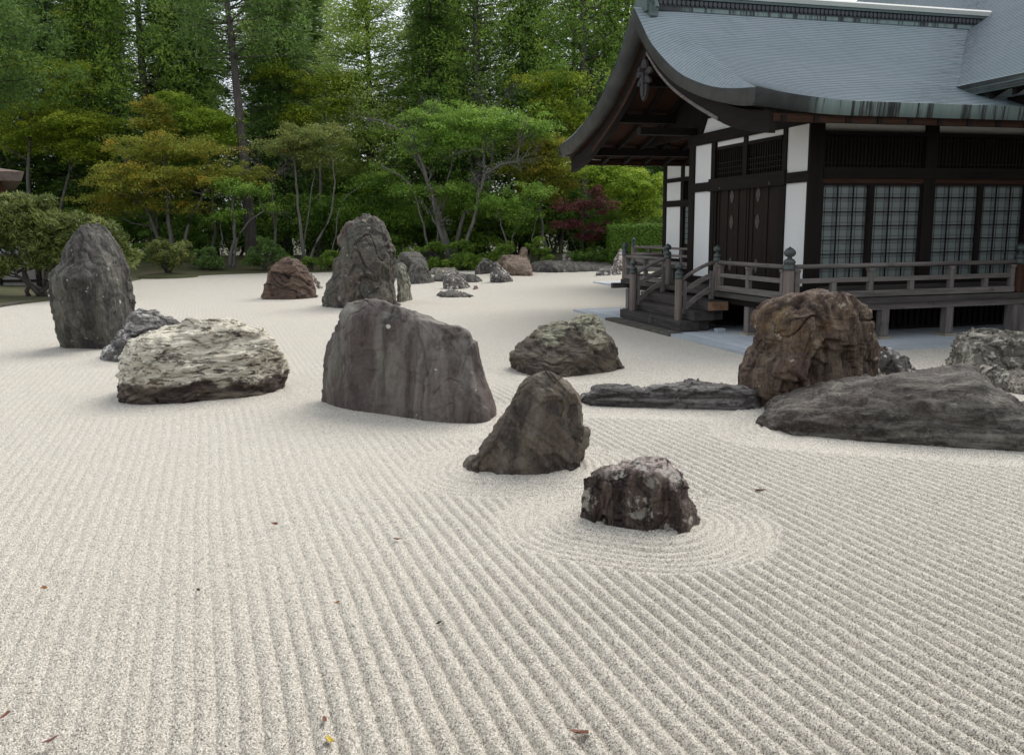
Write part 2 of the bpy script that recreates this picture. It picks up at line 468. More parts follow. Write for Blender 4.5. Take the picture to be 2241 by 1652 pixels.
dark1 = rock_mat("stone_dark_schist", (0.032, 0.027, 0.026), (0.071, 0.062, 0.056), (0.221, 0.209, 0.176), (6, 6, .45), (0, .1, 0), (0.630, 0.582, 0.502), .635, .4, .7, big=(0.089, 0.089, 0.069), bigz=.55)
grayband = rock_mat("stone_banded_grey", (0.063, 0.058, 0.055), (0.158, 0.150, 0.141), (0.525, 0.495, 0.466), (1.6, 4, 9), (0, .25, 0), (0.630, 0.601, 0.572), .57, 0, .9)
white1 = rock_mat("stone_white_quartz", (0.053, 0.035, 0.032), (0.137, 0.102, 0.079), (0.525, 0.446, 0.334), (2.2, 4, 9), (0, .12, 0), (0.578, 0.504, 0.396), .66, 0, .5, crackc=(0.053, 0.039, 0.026), top=(0.960, 0.892, 0.722), topz=.3, fine=.15, bump=1., big=(0.058, 0.037, 0.037), bigz=.55)
slate = rock_mat("stone_smooth_slate", (0.053, 0.041, 0.037), (0.110, 0.087, 0.077), (0.252, 0.233, 0.198), (3.4, 3.4, .25), (0, -.05, 0), (0.630, 0.582, 0.493), .68, .42, .75, crackc=(0.032, 0.024, 0.022), big=(0.147, 0.138, 0.116), bigz=.54, bump=.4, warm=(0.089, 0.060, 0.055), fine=.35)
tall = rock_mat("stone_grey_mottled", (0.058, 0.050, 0.042), (0.126, 0.109, 0.088), (0.210, 0.194, 0.154), (3, 3, 2), (0, .4, 0), (0.315, 0.291, 0.229), .6, .12, .5, big=(0.105, 0.112, 0.086), bigz=.58, bump=1., warm=(0.147, 0.105, 0.084), fine=.8)
paleslab = rock_mat("stone_pale_green", (0.137, 0.136, 0.106), (0.273, 0.262, 0.202), (0.473, 0.456, 0.370), (12, 12, .6), (0, 0, 0), (0.525, 0.485, 0.396), .62, 0, .8)
brown1 = rock_mat("stone_rust_brown", (0.053, 0.032, 0.023), (0.116, 0.070, 0.048), (0.179, 0.116, 0.084), (3, 3, 6), (0, -.3, 0), (0.473, 0.388, 0.317), .7, .12, .4, crackc=(0.015, 0.011, 0.009), bump=.6)
pink = rock_mat("stone_pink_lichen", (0.095, 0.068, 0.060), (0.231, 0.184, 0.158), (0.441, 0.388, 0.352), (5, 5, 5), lich=(0.609, 0.543, 0.484), patch=.5)
mossy = rock_mat("stone_yellow_green_top", (0.053, 0.040, 0.032), (0.110, 0.087, 0.066), (0.252, 0.213, 0.141), (2.5, 4, 7), (0, -.55, 0), (0.357, 0.320, 0.229), .63, .1, .55, top=(.4, .39, .28), topz=.56, bump=.8)
tri = rock_mat("stone_dark_brown_slate", (0.053, 0.041, 0.033), (0.131, 0.102, 0.081), (0.263, 0.233, 0.176), (3.2, 3.2, .8), (0, .6, 0), (0.578, 0.553, 0.440), .665, .25, .75, crackc=(0.026, 0.020, 0.018), warm=(0.168, 0.126, 0.088), bump=.6, fine=.6)
block = rock_mat("stone_purple_white", (0.047, 0.031, 0.029), (0.116, 0.073, 0.065), (0.399, 0.310, 0.246), (9, 9, 1.2), (0, -.45, 0), (0.651, 0.621, 0.546), .55, 0, .7, crackc=(0.021, 0.017, 0.014), top=(0.714, 0.601, 0.546), topz=.43, bump=1., fine=.6)
log_r = rock_mat("stone_blue_grey_banded", (0.053, 0.044, 0.042), (0.137, 0.123, 0.114), (0.441, 0.417, 0.405), (.8, 8, 12), (0, 0, 0), (0.473, 0.456, 0.440), .65, 0, .95, bump=1.)
lying = rock_mat("stone_dark_wavy", (0.047, 0.040, 0.034), (0.110, 0.094, 0.080), (0.378, 0.349, 0.295), (.7, 4.5, 6), (0, -.12, 0), (0.441, 0.417, 0.343), .63, .1, .8, bump=1., warm=(0.089, 0.068, 0.057), fine=.6)
upbrown = rock_mat("stone_brown_ochre", (0.063, 0.037, 0.028), (0.131, 0.081, 0.060), (0.336, 0.262, 0.176), (6, 6, .8), (0, .05, 0), (0.525, 0.456, 0.343), .62, .08, .7, warm=(0.242, 0.150, 0.070), bump=.9, fine=.6)
blotch = rock_mat("stone_black_white_blotches", (0.038, 0.033, 0.032), (0.089, 0.078, 0.070), (0.263, 0.242, 0.220), (4, 4, 3), (0, .3, 0), (0.609, 0.563, 0.510), .545, 0, .6)
graybig = rock_mat("stone_light_grey", (0.084, 0.076, 0.060), (0.189, 0.170, 0.136), (0.315, 0.291, 0.238), (3, 3, 2), (0, 0, 0), (0.441, 0.407, 0.343), .54, 0, .5, top=(0.483, 0.446, 0.378), topz=.65, bump=.8)
farbrown = rock_mat("stone_warm_brown", (0.105, 0.070, 0.049), (0.210, 0.150, 0.106), (0.284, 0.213, 0.158), (4, 4, 2), lich=(0.473, 0.407, 0.334), patch=.68, spots=.1)

HI, MID, LO = (110, 190), (80, 140), (48, 84)
rock("tall dark egg-shaped standing stone with a white streak down its face", [(143, 775), (129, 745), (117, 704), (112, 641), (107, 610), (131, 578), (141, 545), (159, 515), (180, 494), (194, 490)],
     [(262, 752), (287, 703), (303, 685), (303, 650), (296, 640), (290, 605), (275, 566), (251, 524), (227, 497), (210, 491)], dark1, (190, 779), .75,
     clips=[(-.35, -1, .1, .78, .8), (.5, -1, .15, .95, .6)], disp=dict(amp=(.06, .04, .014), grain=(2.2, 2.2, .35), rf=1.6, crack=.03, dark=.7, strata=(.04, 4.), facet=(.03, 1.6)), seed=1, res=HI, pw=2.6)
rock("low grey stone with pale bands, wedged behind the white quartz boulder", [(222, 789), (223, 773), (234, 757), (250, 734), (276, 718), (289, 693), (311, 680)],
     [(432, 772), (425, 735), (416, 712), (396, 703), (378, 696), (353, 690), (327, 679)], grayband, (290, 797), .5,
     clips=[(.3, -.7, .6, .7, .7)], disp=dict(amp=(.09, .09, .02), grain=(.5, 1, 2.2), rf=1.8, crack=.05, facet=(.035, 2.6), strata=(.05, 6.)), seed=2, res=HI)
rock("broad rounded white quartz boulder with a dark purple lower flank", [(268, 880), (263, 850), (261, 808), (266, 789), (282, 760), (308, 741), (346, 728), (391, 718), (423, 702)],
     [(620, 848), (630, 837), (632, 799), (622, 773), (600, 744), (571, 722), (526, 709), (487, 702), (449, 700)], white1, (395, 888), .9,
     clips=[(.15, -1, .75, .86, .85), (.8, -.8, .3, .95, .7), (-.6, -.9, .3, .95, .6)], disp=dict(amp=(.1, .075, .02), grain=(.45, 1, 2.4), rot=.12, rf=2.2, crack=.05, dark=.5, facet=(.03, 2.6), strata=(.045, 5.)), seed=3, res=(130, 260), e=3.2, pw=3.2)
rock("massive smooth slate boulder, the widest stone in the middle of the gravel", [(707, 880), (699, 834), (695, 783), (700, 752), (721, 724), (741, 707), (750, 680), (760, 663), (782, 655)],
     [(1087, 927), (1088, 905), (1076, 868), (1059, 834), (1049, 793), (1042, 759), (1029, 731), (1005, 714), (960, 704), (926, 694), (909, 683), (882, 670), (847, 665), (813, 657)], slate, (900, 922), .5,
     clips=[(-.1, -1, .5, .78, .9), (-.75, -.7, .25, .82, .7), (.7, -.5, .75, .84, .8)], disp=dict(amp=(.09, .03, .006), grain=(2.0, 2, .3), rf=1.2, crack=.015, dark=.5, freq=1.0, facet=(.035, 1.1), strata=(.02, 3.)), seed=4, res=(130, 260), e=3.0, pw=3.)
rock("tallest peaked grey boulder with a bulging mottled brow", [(708, 676), (709, 642), (712, 625), (728, 601), (738, 560), (745, 523), (753, 502), (758, 488), (779, 475), (796, 468)],
     [(873, 665), (873, 620), (871, 577), (868, 560), (861, 540), (854, 523), (840, 502), (822, 478), (806, 468)], tall, (790, 682), 1.1,
     clips=[(-.7, -.8, .1, .75, .7), (.5, -.9, .3, .85, .7)], disp=dict(amp=(.26, .08, .025), grain=(1, 1, .8), rf=1.2, crack=.06, freq=.9, facet=(.09, 1.2), strata=(.05, 3.)), seed=5, res=HI)
rock("narrow pale green slab standing against the tallest boulder", [(869, 660), (870, 600), (871, 577), (877, 575)], [(900, 660), (898, 640), (893, 605), (889, 581), (883, 576)], paleslab, (886, 664), .5,
     disp=dict(amp=(.04, .06, .02), grain=(3, 3, .4), rf=2), seed=6, res=LO)
rock("rust brown boulder split by black horizontal cracks", [(573, 654), (580, 630), (587, 618), (587, 601), (596, 582), (612, 574), (628, 568), (640, 566)],
     [(698, 651), (691, 636), (684, 620), (673, 603), (666, 585), (658, 570), (650, 566)], brown1, (620, 659), 1.0,
     clips=[(-.3, -1, .5, .8, .8), (.6, -.8, .5, .85, .8)], disp=dict(amp=(.1, .05, .015), grain=(.5, .8, 1.6), rot=-.3, rf=1.3, crack=.12, facet=(.06, 1.4), strata=(.09, 2.3), joint=1.3), seed=7, res=MID)
rock("small pink and white lichened stone peeping out behind the rust brown boulder", [(668, 634), (670, 607), (676, 600)], [(704, 635), (698, 619), (688, 604), (682, 600)], pink, (690, 637), .5,
     disp=dict(amp=(.06, .05, .02)), seed=8, res=LO)
rock("sloping boulder with a yellow-green lichen top, in front of the wooden steps", [(1121, 822), (1116, 803), (1121, 779), (1148, 752), (1182, 721), (1217, 707), (1268, 700), (1290, 696)],
     [(1366, 800), (1353, 776), (1343, 752), (1333, 731), (1316, 707), (1304, 695)], mossy, (1245, 829), .8,
     clips=[(-.5, -.55, .9, .68, .85), (.25, -1, .1, .75, .85), (.8, -.2, .6, .9, .5)], disp=dict(amp=(.07, .05, .015), grain=(.6, 1, 2), rot=-.5, rf=1.8, crack=.04, dark=.7), seed=9, res=HI, e=2.8)
rock("dark leaning three-sided stone with two pale spots, tip to the top", [(1014, 1032), (1040, 1001), (1075, 949), (1106, 904), (1127, 872), (1155, 838), (1183, 814), (1200, 812)],
     [(1277, 1030), (1279, 1015), (1279, 949), (1276, 900), (1269, 872), (1252, 845), (1228, 820), (1210, 812)], tri, (1130, 1049), .5,
     clips=[(-.5, -1, .45, .66, .9), (.75, -1, .1, .72, .9)], disp=dict(amp=(.05, .035, .008), grain=(1.6, 1.6, .6), rot=.6, rf=1.8, crack=.02, dark=.7, freq=1.6, facet=(.045, 2.2), strata=(.025, 6.)), seed=10, res=HI)
rock("nearest stone, a flat-topped purple and white block", [(1263, 1126), (1262, 1080), (1267, 1053), (1266, 1035), (1276, 1025), (1300, 1018), (1370, 1010)],
     [(1529, 1170), (1522, 1132), (1512, 1108), (1505, 1080), (1491, 1053), (1474, 1032), (1456, 1011), (1440, 1007)], block, (1425, 1196), .2,
     clips=[(-.35, -1, .0, .8, 1.), (.4, -1, .22, .74, 1.), (-.05, -.62, 1, .98, 1.), (-.1, -.1, 1, .92, .9)], disp=dict(amp=(.012, .014, .007), grain=(3.5, 2, .5), rot=-.4, rf=3.5, crack=.035, freq=2.4, strata=(.02, 9.), facet=(.02, 5.)), seed=11, res=(150, 260), e=4.5, pw=14, q=.3)
rock("rough brown and ochre upright boulder in front of the veranda", [(1632, 912), (1629, 883), (1626, 845), (1635, 802), (1651, 776), (1657, 732), (1661, 711), (1673, 691), (1705, 671), (1740, 656), (1804, 649)],
     [(1928, 880), (1924, 825), (1918, 784), (1912, 743), (1904, 717), (1897, 688), (1883, 671), (1865, 656), (1839, 648)], upbrown, (1680, 917), 1.0,
     clips=[(-.15, -1, .2, .62, .95), (.95, -.8, .1, .78, .95), (-.9, -.7, .15, .8, .9), (-.3, -.3, 1, .92, .8)], disp=dict(amp=(.05, .05, .015), grain=(1.3, 1.3, .6), rf=2.2, crack=.07, dark=.8, strata=(.06, 4.5), facet=(.09, 1.5)), seed=12, res=(130, 230), e=3.6, pw=5, q=.5)
rock("small dark rounded stone tucked behind the brown upright boulder", [(1906, 848), (1906, 780), (1913, 762), (1922, 760)], [(2016, 848), (2008, 813), (1993, 793), (1967, 776), (1938, 763)], blotch, (1960, 856), .5,
     disp=dict(amp=(.05, .05, .015)), seed=13, res=MID)
rock("large light grey boulder cut off by the frame, below the railing", [(2069, 808), (2080, 778), (2083, 761), (2101, 744), (2127, 735), (2171, 727)], [(2340, 815), (2330, 790), (2300, 745), (2260, 730), (2230, 727)], graybig, (2190, 838), .9,
     clips=[(-.2, -1, .3, .75, .8)], disp=dict(amp=(.08, .06, .02), rf=1.4), seed=14, res=HI, e=3)
rock_long("low grey ledge stone at the foot of the light grey boulder", [(2118, 834), (2125, 812), (2139, 799), (2165, 801), (2200, 814), (2241, 826), (2290, 850)], (2118, 836), (2295, 868), graybig, (2200, 862), .3,
     disp=dict(amp=(.03, .04, .012)), seed=15)
rock_long("blue-grey banded stone lying low like a log on the gravel", [(1268, 885), (1271, 866), (1290, 858), (1300, 848), (1335, 846), (1404, 846), (1463, 843), (1508, 838), (1578, 840), (1623, 845), (1650, 850), (1662, 885)], (1262, 886), (1668, 896), log_r, (1450, 899), .3,
     disp=dict(amp=(.03, .05, .012), grain=(.3, 1.6, 2.6), rf=2.4, crack=.03, facet=(.015, 2.2), strata=(.03, 7.)), seed=16, res=(220, 80), sq=3.2)
rock_long("great dark lying stone with wavy grain, beside the brown upright boulder", [(1668, 922), (1676, 898), (1690, 880), (1720, 869), (1763, 854), (1821, 840), (1880, 834), (1923, 828), (1967, 816), (2025, 812), (2083, 806), (2118, 803), (2142, 810), (2156, 825), (2171, 837), (2194, 842), (2214, 863), (2241, 880), (2290, 900), (2330, 935), (2345, 960)],
     (1672, 922), (2345, 962), lying, (2040, 982), .8, disp=dict(amp=(.08, .09, .015), grain=(.35, 1.2, 1.7), rot=-.1, rf=1.5, crack=.03, dark=.6, facet=(.02, 1.6), strata=(.045, 4.)), seed=17, res=(260, 130), sq=2.5)
# the farther stones
far = dict(amp=(.12, .05, .015), rf=1.1, crack=.04, facet=(.06, 1.5), strata=(.04, 3.))
rock("black flat-topped boulder half hidden by the tallest boulder", [(862, 612), (866, 575), (871, 560), (880, 553), (895, 552)], [(938, 608), (935, 585), (932, 572), (928, 560), (920, 553)], dark1, (905, 614), .9, disp=far, seed=20, res=LO, e=3)
rock("dark streaked stone in front of the black flat-topped boulder", [(895, 621), (895, 596), (898, 580), (908, 574)], [(948, 622), (941, 602), (933, 586), (923, 575)], dark1, (922, 624), .8, disp=far, seed=21, res=LO)
rock_long("flat pale stone far back on the gravel", [(943, 600), (945, 590), (954, 586), (975, 587), (995, 586), (1000, 590), (1003, 599)], (942, 601), (1004, 600), graybig, (973, 603), .8, disp=far, seed=22, res=(60, 40))
rock_long("low black stone next to the flat pale one", [(950, 616), (951, 604), (961, 600), (985, 601), (992, 615)], (950, 616), (993, 616), dark1, (970, 618), .5, disp=far, seed=23, res=(50, 36))
rock_long("low black stone behind the white-splashed one", [(1000, 616), (1006, 600), (1030, 600), (1043, 606), (1050, 617)], (998, 617), (1051, 618), dark1, (1030, 619), .5, disp=far, seed=24, res=(50, 36))
rock("dark stone splashed with white lichen", [(973, 631), (972, 616), (976, 601), (986, 595)], [(1034, 632), (1026, 623), (1021, 613), (1014, 603), (1001, 595)], blotch, (1000, 634), .6, disp=far, seed=25, res=LO)
rock_long("low dark mound of stone barely rising from the gravel", [(956, 649), (966, 640), (983, 636), (1004, 638), (1020, 643), (1032, 647)], (955, 650), (1033, 648), dark1, (985, 653), .5, disp=dict(amp=(.04, .05, .02)), seed=26, res=(60, 40))
rock("dark squat stone standing before the shrubs", [(1046, 600), (1049, 581), (1056, 567)], [(1081, 601), (1079, 581), (1075, 572), (1066, 566)], dark1, (1063, 603), .8, disp=far, seed=27, res=LO, e=3)
rock("big warm brown boulder among the far stones", [(1087, 603), (1087, 575), (1099, 562), (1119, 560)], [(1164, 601), (1164, 586), (1160, 570), (1150, 562), (1135, 560)], farbrown, (1122, 606), 1.2, disp=far, seed=28, res=LO, e=3)
rock("pointed dark stone with white specks, in front of the warm brown boulder", [(1073, 618), (1073, 586), (1079, 573)], [(1124, 619), (1120, 605), (1112, 598), (1102, 590), (1092, 578), (1086, 572)], blotch, (1098, 620), .7, disp=far, seed=29, res=LO)
rock("slim pointed grey stone behind the warm brown boulder", [(1130, 592), (1137, 555), (1144, 542)], [(1163, 592), (1158, 570), (1155, 552), (1149, 542)], farbrown, (1147, 594), .5, disp=far, seed=30, res=LO)
rock_long("long low grey stone along the far edge of the gravel", [(1164, 593), (1168, 581), (1180, 572), (1205, 570), (1251, 572), (1291, 575), (1339, 579), (1347, 588)], (1163, 596), (1348, 590), dark1, (1250, 597), 1.2, disp=far, seed=31, res=(120, 50))
rock("round whitish stone on the moss behind the long low stone", [(1225, 587), (1227, 563), (1235, 553), (1243, 551)], [(1268, 587), (1265, 566), (1257, 555), (1249, 551)], pink, (1246, 588), .7, disp=far, seed=32, res=LO)
rock("grey lump of stone near the far end of the veranda", [(1304, 602), (1309, 589), (1321, 583)], [(1359, 604), (1352, 591), (1341, 583)], blotch, (1330, 606), .7, disp=far, seed=33, res=LO)
rock("upright white-lichened stone beside the far railing post", [(1341, 592), (1343, 570), (1351, 555), (1356, 545)], [(1378, 592), (1374, 570), (1368, 555), (1361, 545)], pink, (1358, 594), .7, disp=far, seed=34, res=LO)
rock("tiny brown stone at the foot of the white-splashed one", [(1036, 632), (1037, 627)], [(1047, 632), (1044, 626)], brown1, (1041, 634), .2, disp=dict(amp=(.02, .02, .01)), seed=35, res=(24, 36), tmin=.08)

# ------------------------------------------------------------------ ground: forest floor to the horizon, raked gravel, moss banks
def gravel_mat():
    m, nt, B = mat_new("white_gravel"); t = NT(nt)
    o = t.coord()
    v = t.n("ShaderNodeTexVoronoi"); v.inputs["Scale"].default_value = 165; v.inputs["Randomness"].default_value = 1; t.l(o, v.inputs["Vector"])
    w = t.n("ShaderNodeTexWhiteNoise"); w.noise_dimensions = '3D'; t.l(v.outputs["Position"], w.inputs["Vector"])
    r = t.n("ShaderNodeValToRGB"); t.l(w.outputs["Value"], r.inputs[0])
    e = r.color_ramp.elements
    e[0].position = 0; e[0].color = (.1, .09, .075, 1); e[1].position = 1; e[1].color = (.8, .755, .68, 1)
    for p, c in ((.09, (.19, .177, .15)), (.19, (.32, .3, .26)), (.42, (.465, .432, .372)), (.7, (.57, .533, .462)), (.86, (.68, .64, .56))):
        x = e.new(p); x.color = c + (1,)
    big = t.noise(o, .5, 5, .55)
    col = t.mix(t.ramp(big, .35, .7), r.outputs[0], t.mix(.14, r.outputs[0], (.46, .4, .32)))
    med = t.noise(o, 28, 3, .6)
    col = t.mix(t.math('MULTIPLY', t.ramp(med, .58, .75), .35), col, (.22, .2, .165))
    gap = t.ramp(v.outputs["Distance"], .45, .8)
    t.l(col, B.inputs["Base Color"]); B.inputs["Roughness"].default_value = .8; B.inputs["Specular IOR Level"].default_value = .25
    hgt = t.math('SUBTRACT', 1, v.outputs["Distance"])
    t.bump(hgt, B, .7, .004)
    return m
LAM = .1
def furrow(x, y):
    wob = .035 * perlin(np.stack([x * .5, y * .22, 0 * x], -1)) + .01 * perlin(np.stack([x * 2, y * 1.2, 0 * x + 4], -1))
    ph = (.944 * x + .33 * y + wob) / LAM
    bx = np.full(x.shape, 99.)
    for gl, gr, Tf, Tb, n in ROCK_FEET:
        W = np.linalg.norm(gr - gl)
        if W < .4: continue
        uu = (gr - gl) / W; Mv = (gl + gr) / 2
        px, py = x - Mv[0], y - Mv[1]
        du = px * uu[0] + py * uu[1]; dv = px * n[0] + py * n[1]
        T = np.where(dv < 0, Tf, Tb)
        # rounded-box distance
        rr = min(.3, .45 * W, .9 * Tf + .05)
        qx = np.abs(du) - (W / 2 - rr); qy = np.abs(dv) - np.maximum(T - rr, .02)
        d = np.hypot(np.maximum(qx, 0), np.maximum(qy, 0)) + np.minimum(np.maximum(qx, qy), 0) - rr
        bx = np.minimum(bx, d)
    return ph, bx
def build_gravel():
    rows = []
    d = 1.7
    while d < 54.:
        rows.append(d); d += max(.008, d * d / (EYE * 866) * .66)
    r = np.array(rows)
    nc = 1700
    az = np.linspace(-1.12, 1.12, nc)
    Y = np.repeat(r[:, None], nc, 1); X = Y * az[None]
    X2, Y2 = X.ravel(), Y.ravel()
    ph, bx = furrow(X2, Y2)
    ring = .55
    def wave(p): 
        c = .5 + .5 * np.cos(2 * np.pi * p)
        return np.abs(np.sin(np.pi * p)) ** .85
    def fade(p):
        q = p.reshape(X.shape)
        g = np.maximum(np.abs(np.gradient(q, axis=0)), np.abs(np.gradient(q, axis=1)))
        return smooth(.42, .2, g).ravel()
    edge = ring + .04 * perlin(np.stack([X2 * 2, Y2 * 2, 0 * X2], -1))
    wr = smooth(edge + .05, edge - .05, bx)
    amp = .041
    h = amp * ((1 - wr) * wave(ph) * fade(ph) + wr * .55 * wave(bx / .085) * fade(bx / .085))
    soft = 1 + .35 * perlin(np.stack([X2 * .6, Y2 * .6, 0 * X2 + 9], -1))
    h *= soft * (.25 + .77 * smooth(-2.2, .9, X2 - .05 * (Y2 - 4)))
    h += .012 * perlin(np.stack([X2 * .4, Y2 * .4, 0 * X2 + 2], -1))
    h += .03 * smooth(.25, 0., bx)                           # gravel heaped a little against the stones
    near = np.clip(1 - (Y2 - 3) / 9, 0, 1)
    h += near * .003 * _rng.normal(size=h.shape) + near * .004 * perlin(np.stack([X2 * 22, Y2 * 22, 0 * X2], -1))
    V = np.stack([X2, Y2, h], -1)
    m = np_mesh("gravel_bed", V, grid_faces(len(r), nc)[:, ::1])
    o = link("gravel_bed", m, None, gravel_mat(), True)
    return tag(o, "pale raked gravel with furrows and rings round the stones", "ground", kind="structure")
build_gravel()

def ground_mat():
    m, nt, B = mat_new("forest_floor"); t = NT(nt)
    o = t.coord()
    c = t.mix(t.ramp(t.noise(o, .6, 8, .65), .4, .62), (.045, .036, .022), (.06, .07, .02))
    c = t.mix(t.ramp(t.noise(o, 5, 8, .7), .55, .7), c, (.09, .085, .035))
    t.l(c, B.inputs["Base Color"]); B.inputs["Roughness"].default_value = .95
    t.bump(t.noise(o, 20, 6, .7), B, .8, .03)
    return m
gmat = ground_mat()
tag(MB().prism([(-700, -300), (700, -300), (700, 900), (-700, 900)], 'z', -.4, -.06).build("ground", gmat), kind="structure")
def bank(name, pts, label, seed, hmax=.35, inner=4.):
    """low mossy mound inside a polygon outline, rising from a small lip at its border"""
    poly = np.array(pts, float)
    lo, hi = poly.min(0), poly.max(0)
    st = max((hi - lo).max() / 150, .12)
    xs = np.arange(lo[0], hi[0] + st, st); ys = np.arange(lo[1], hi[1] + st, st)
    Xg, Yg = np.meshgrid(xs, ys)
    P = np.stack([Xg.ravel(), Yg.ravel()], -1)
    dmin = np.full(len(P), 1e9); inside = np.zeros(len(P), bool)
    for i in range(len(poly)):
        a, b = poly[i], poly[(i + 1) % len(poly)]
        ab = b - a; tt = np.clip(((P - a) @ ab) / (ab @ ab), 0, 1)
        dmin = np.minimum(dmin, np.linalg.norm(P - a - tt[:, None] * ab, axis=1))
        cnd = (a[1] > P[:, 1]) != (b[1] > P[:, 1])
        xi = a[0] + (P[:, 1] - a[1]) / (b[1] - a[1] + 1e-12) * ab[0]
        inside ^= cnd & (P[:, 0] < xi)
    s = np.where(inside, dmin, -dmin)
    z = np.where(s > 0, .06 + hmax * smooth(0, inner, s), .06 * (1 + s / .15))
    z += smooth(0, 1, s) * .06 * fbm(np.stack([P[:, 0] * .8, P[:, 1] * .8, 0 * s + seed], -1), 4)
    z = np.maximum(z, -.08)
    F = grid_faces(len(ys), len(xs))
    keep = (z[F] > -.07).any(1)
    m = np_mesh(name, np.stack([P[:, 0], P[:, 1], z], -1), F[keep])
    return tag(link(name, m, None, moss_m, True), label, "ground", kind="structure")
def moss_mat():
    m, nt, B = mat_new("moss"); t = NT(nt)
    o = t.coord()
    c = t.mix(t.ramp(t.noise(o, .9, 8, .65), .42, .6), (.05, .058, .016), (.085, .07, .032))
    c = t.mix(t.ramp(t.noise(o, 7, 6, .7), .5, .7), c, (.05, .06, .018))
    t.l(c, B.inputs["Base Color"]); B.inputs["Roughness"].default_value = .95
    t.bump(t.noise(o, 30, 6, .7), B, .9, .02)
    return m
moss_m = moss_mat()
bank("moss_bank", [(-60, 44.5), (-19.5, 45.5), (-16.5, 45.9), (-14.1, 48.3), (-6.3, 48.9), (-2.8, 50.1), (0, 47.4), (1.3, 46.2), (8, 45.5), (14, 46), (60, 46), (60, 66), (-60, 66)], None, 3, .7, 9)
bank("moss_bank", [(-30, 26.9), (-16.2, 27.1), (-15.7, 29.4), (-15.4, 31.2), (-16.8, 35), (-18.3, 42.7), (-19.3, 45.4), (-40, 45.6)], None, 5, .25, 5)

# the small planted island at the far edge
isl = ground_at(366, 607)
tag(MB().lathe(isl[0], isl[1], [(1.55, -.05), (1.5, .05), (1.3, .12), (.7, .2), (.05, .24)], 22).build("moss_bank", moss_m, sm=True), kind="structure")

# ------------------------------------------------------------------ temple wing with veranda; local x runs along the shoji front, y along the gable front
plaster = plain_mat("white_plaster", (.8, .8, .785), .8, .1, .9, .2)
dk = {k: wood_mat("dark_timber_" + k, (.009, .007, .006), (.02, .0145, .012), k, .7) for k in 'xyz'}
red = {k: wood_mat("reddish_timber_" + k, (.03, .014, .009), (.07, .033, .02), k, .75) for k in 'xyz'}
gw = {k: wood_mat("weathered_timber_" + k, (.105, .092, .085), (.225, .2, .185), k, .8, (.06, .055, .052)) for k in 'xyz'}
gwd = {k: wood_mat("old_dark_weathered_timber_" + k, (.04, .036, .034), (.1, .09, .083), k, .8, (.14, .13, .12)) for k in 'xyz'}
postw = wood_mat("post_timber", (.11, .088, .072), (.235, .2, .175), 'z', .8, (.17, .12, .08))
bronze = plain_mat("dark_bronze", (.04, .05, .048), .45, .35, 12, .6, (.06, .075, .07))
shoji_m = plain_mat("shoji_paper_behind_glass", (.19, .215, .205), .35, .12, 1.1, .35)
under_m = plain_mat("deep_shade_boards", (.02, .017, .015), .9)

def copper_mat(name, c1, c2, rough=.42):
    m, nt, B = mat_new(name); t = NT(nt)
    n = t.noise(t.coord((1.2, 14, 14)), 1.0, 8, .7)
    col = t.mix(t.ramp(n, .35, .65), c1, c2)
    col = t.mix(t.math('MULTIPLY', t.ramp(t.noise(t.coord((.16, .3, .3), loc=(2, 0, 0)), 1.2, 5, .6), .42, .6), .5), col, (c1[0] * .85, c1[1] * 1.0, c1[2] * .92))
    st = t.noise(t.coord((5, .5, .5)), 1, 7, .7)
    col = t.mix(t.math('MULTIPLY', t.ramp(st, .5, .75), .35), col, tuple(v * .6 for v in c1))
    sp_ = t.noise(t.coord((3, 12, 12), loc=(3, 3, 3)), 1.2, 8, .7)
    col = t.mix(t.math('MULTIPLY', t.ramp(sp_, .6, .68), .7), col, (.05, .05, .06))
    tc = t.n("ShaderNodeTexCoord"); sx = t.n("ShaderNodeSeparateXYZ"); t.l(tc.outputs["Object"], sx.inputs[0])
    val = t.math('ABSOLUTE', t.math('SUBTRACT', t.math('SUBTRACT', sx.outputs[0], 4.0), t.math('MULTIPLY', t.math('SUBTRACT', sx.outputs[1], .9), 1.0)))
    fl = t.math('MULTIPLY', t.ramp(val, 0, 1.3, (1, 1, 1, 1), (0, 0, 0, 1)), t.ramp(t.noise(t.coord((2.2, 16, 16), loc=(1, 7, 3)), 1, 7, .75), .47, .6))
    col = t.mix(t.math('MULTIPLY', fl, .85), col, (.07, .065, .085))
    t.l(col, B.inputs["Base Color"]); B.inputs["Roughness"].default_value = rough; B.inputs["Specular IOR Level"].default_value = .6
    return m
copper = copper_mat("copper_roof_sheets", (.27, .325, .355), (.36, .415, .45), .36)
patina = copper_mat("green_copper_patina", (.07, .1, .096), (.12, .16, .155), .55)
def fascia_mat():
    m, nt, B = mat_new("copper_eave_band"); t = NT(nt)
    tc = t.n("ShaderNodeTexCoord"); sx = t.n("ShaderNodeSeparateXYZ"); t.l(tc.outputs["Object"], sx.inputs[0])
    n = t.noise(t.coord((4.2, .01, .12)), 1, 6, .8)
    streak = t.ramp(n, .44, .5)
    n2 = t.noise(t.coord((7, .01, .3), loc=(5, 0, 0)), 1, 4, .7)
    pale = t.mix(n2, (.13, .2, .2), (.3, .36, .33))
    zone = t.math('MULTIPLY', t.ramp(sx.outputs[0], -.15, .25), t.ramp(sx.outputs[0], 4.1, 4.5, (1, 1, 1, 1), (0, 0, 0, 1)))
    n3 = t.noise(t.coord(), 2.5, 8, .6)
    base = t.mix(t.ramp(n3, .4, .65), (.028, .03, .031), (.055, .06, .06))
    col = t.mix(t.math('MULTIPLY', streak, zone), base, pale)
    t.l(col, B.inputs["Base Color"]); B.inputs["Roughness"].default_value = .55
    return m
fascia_m = fascia_mat()
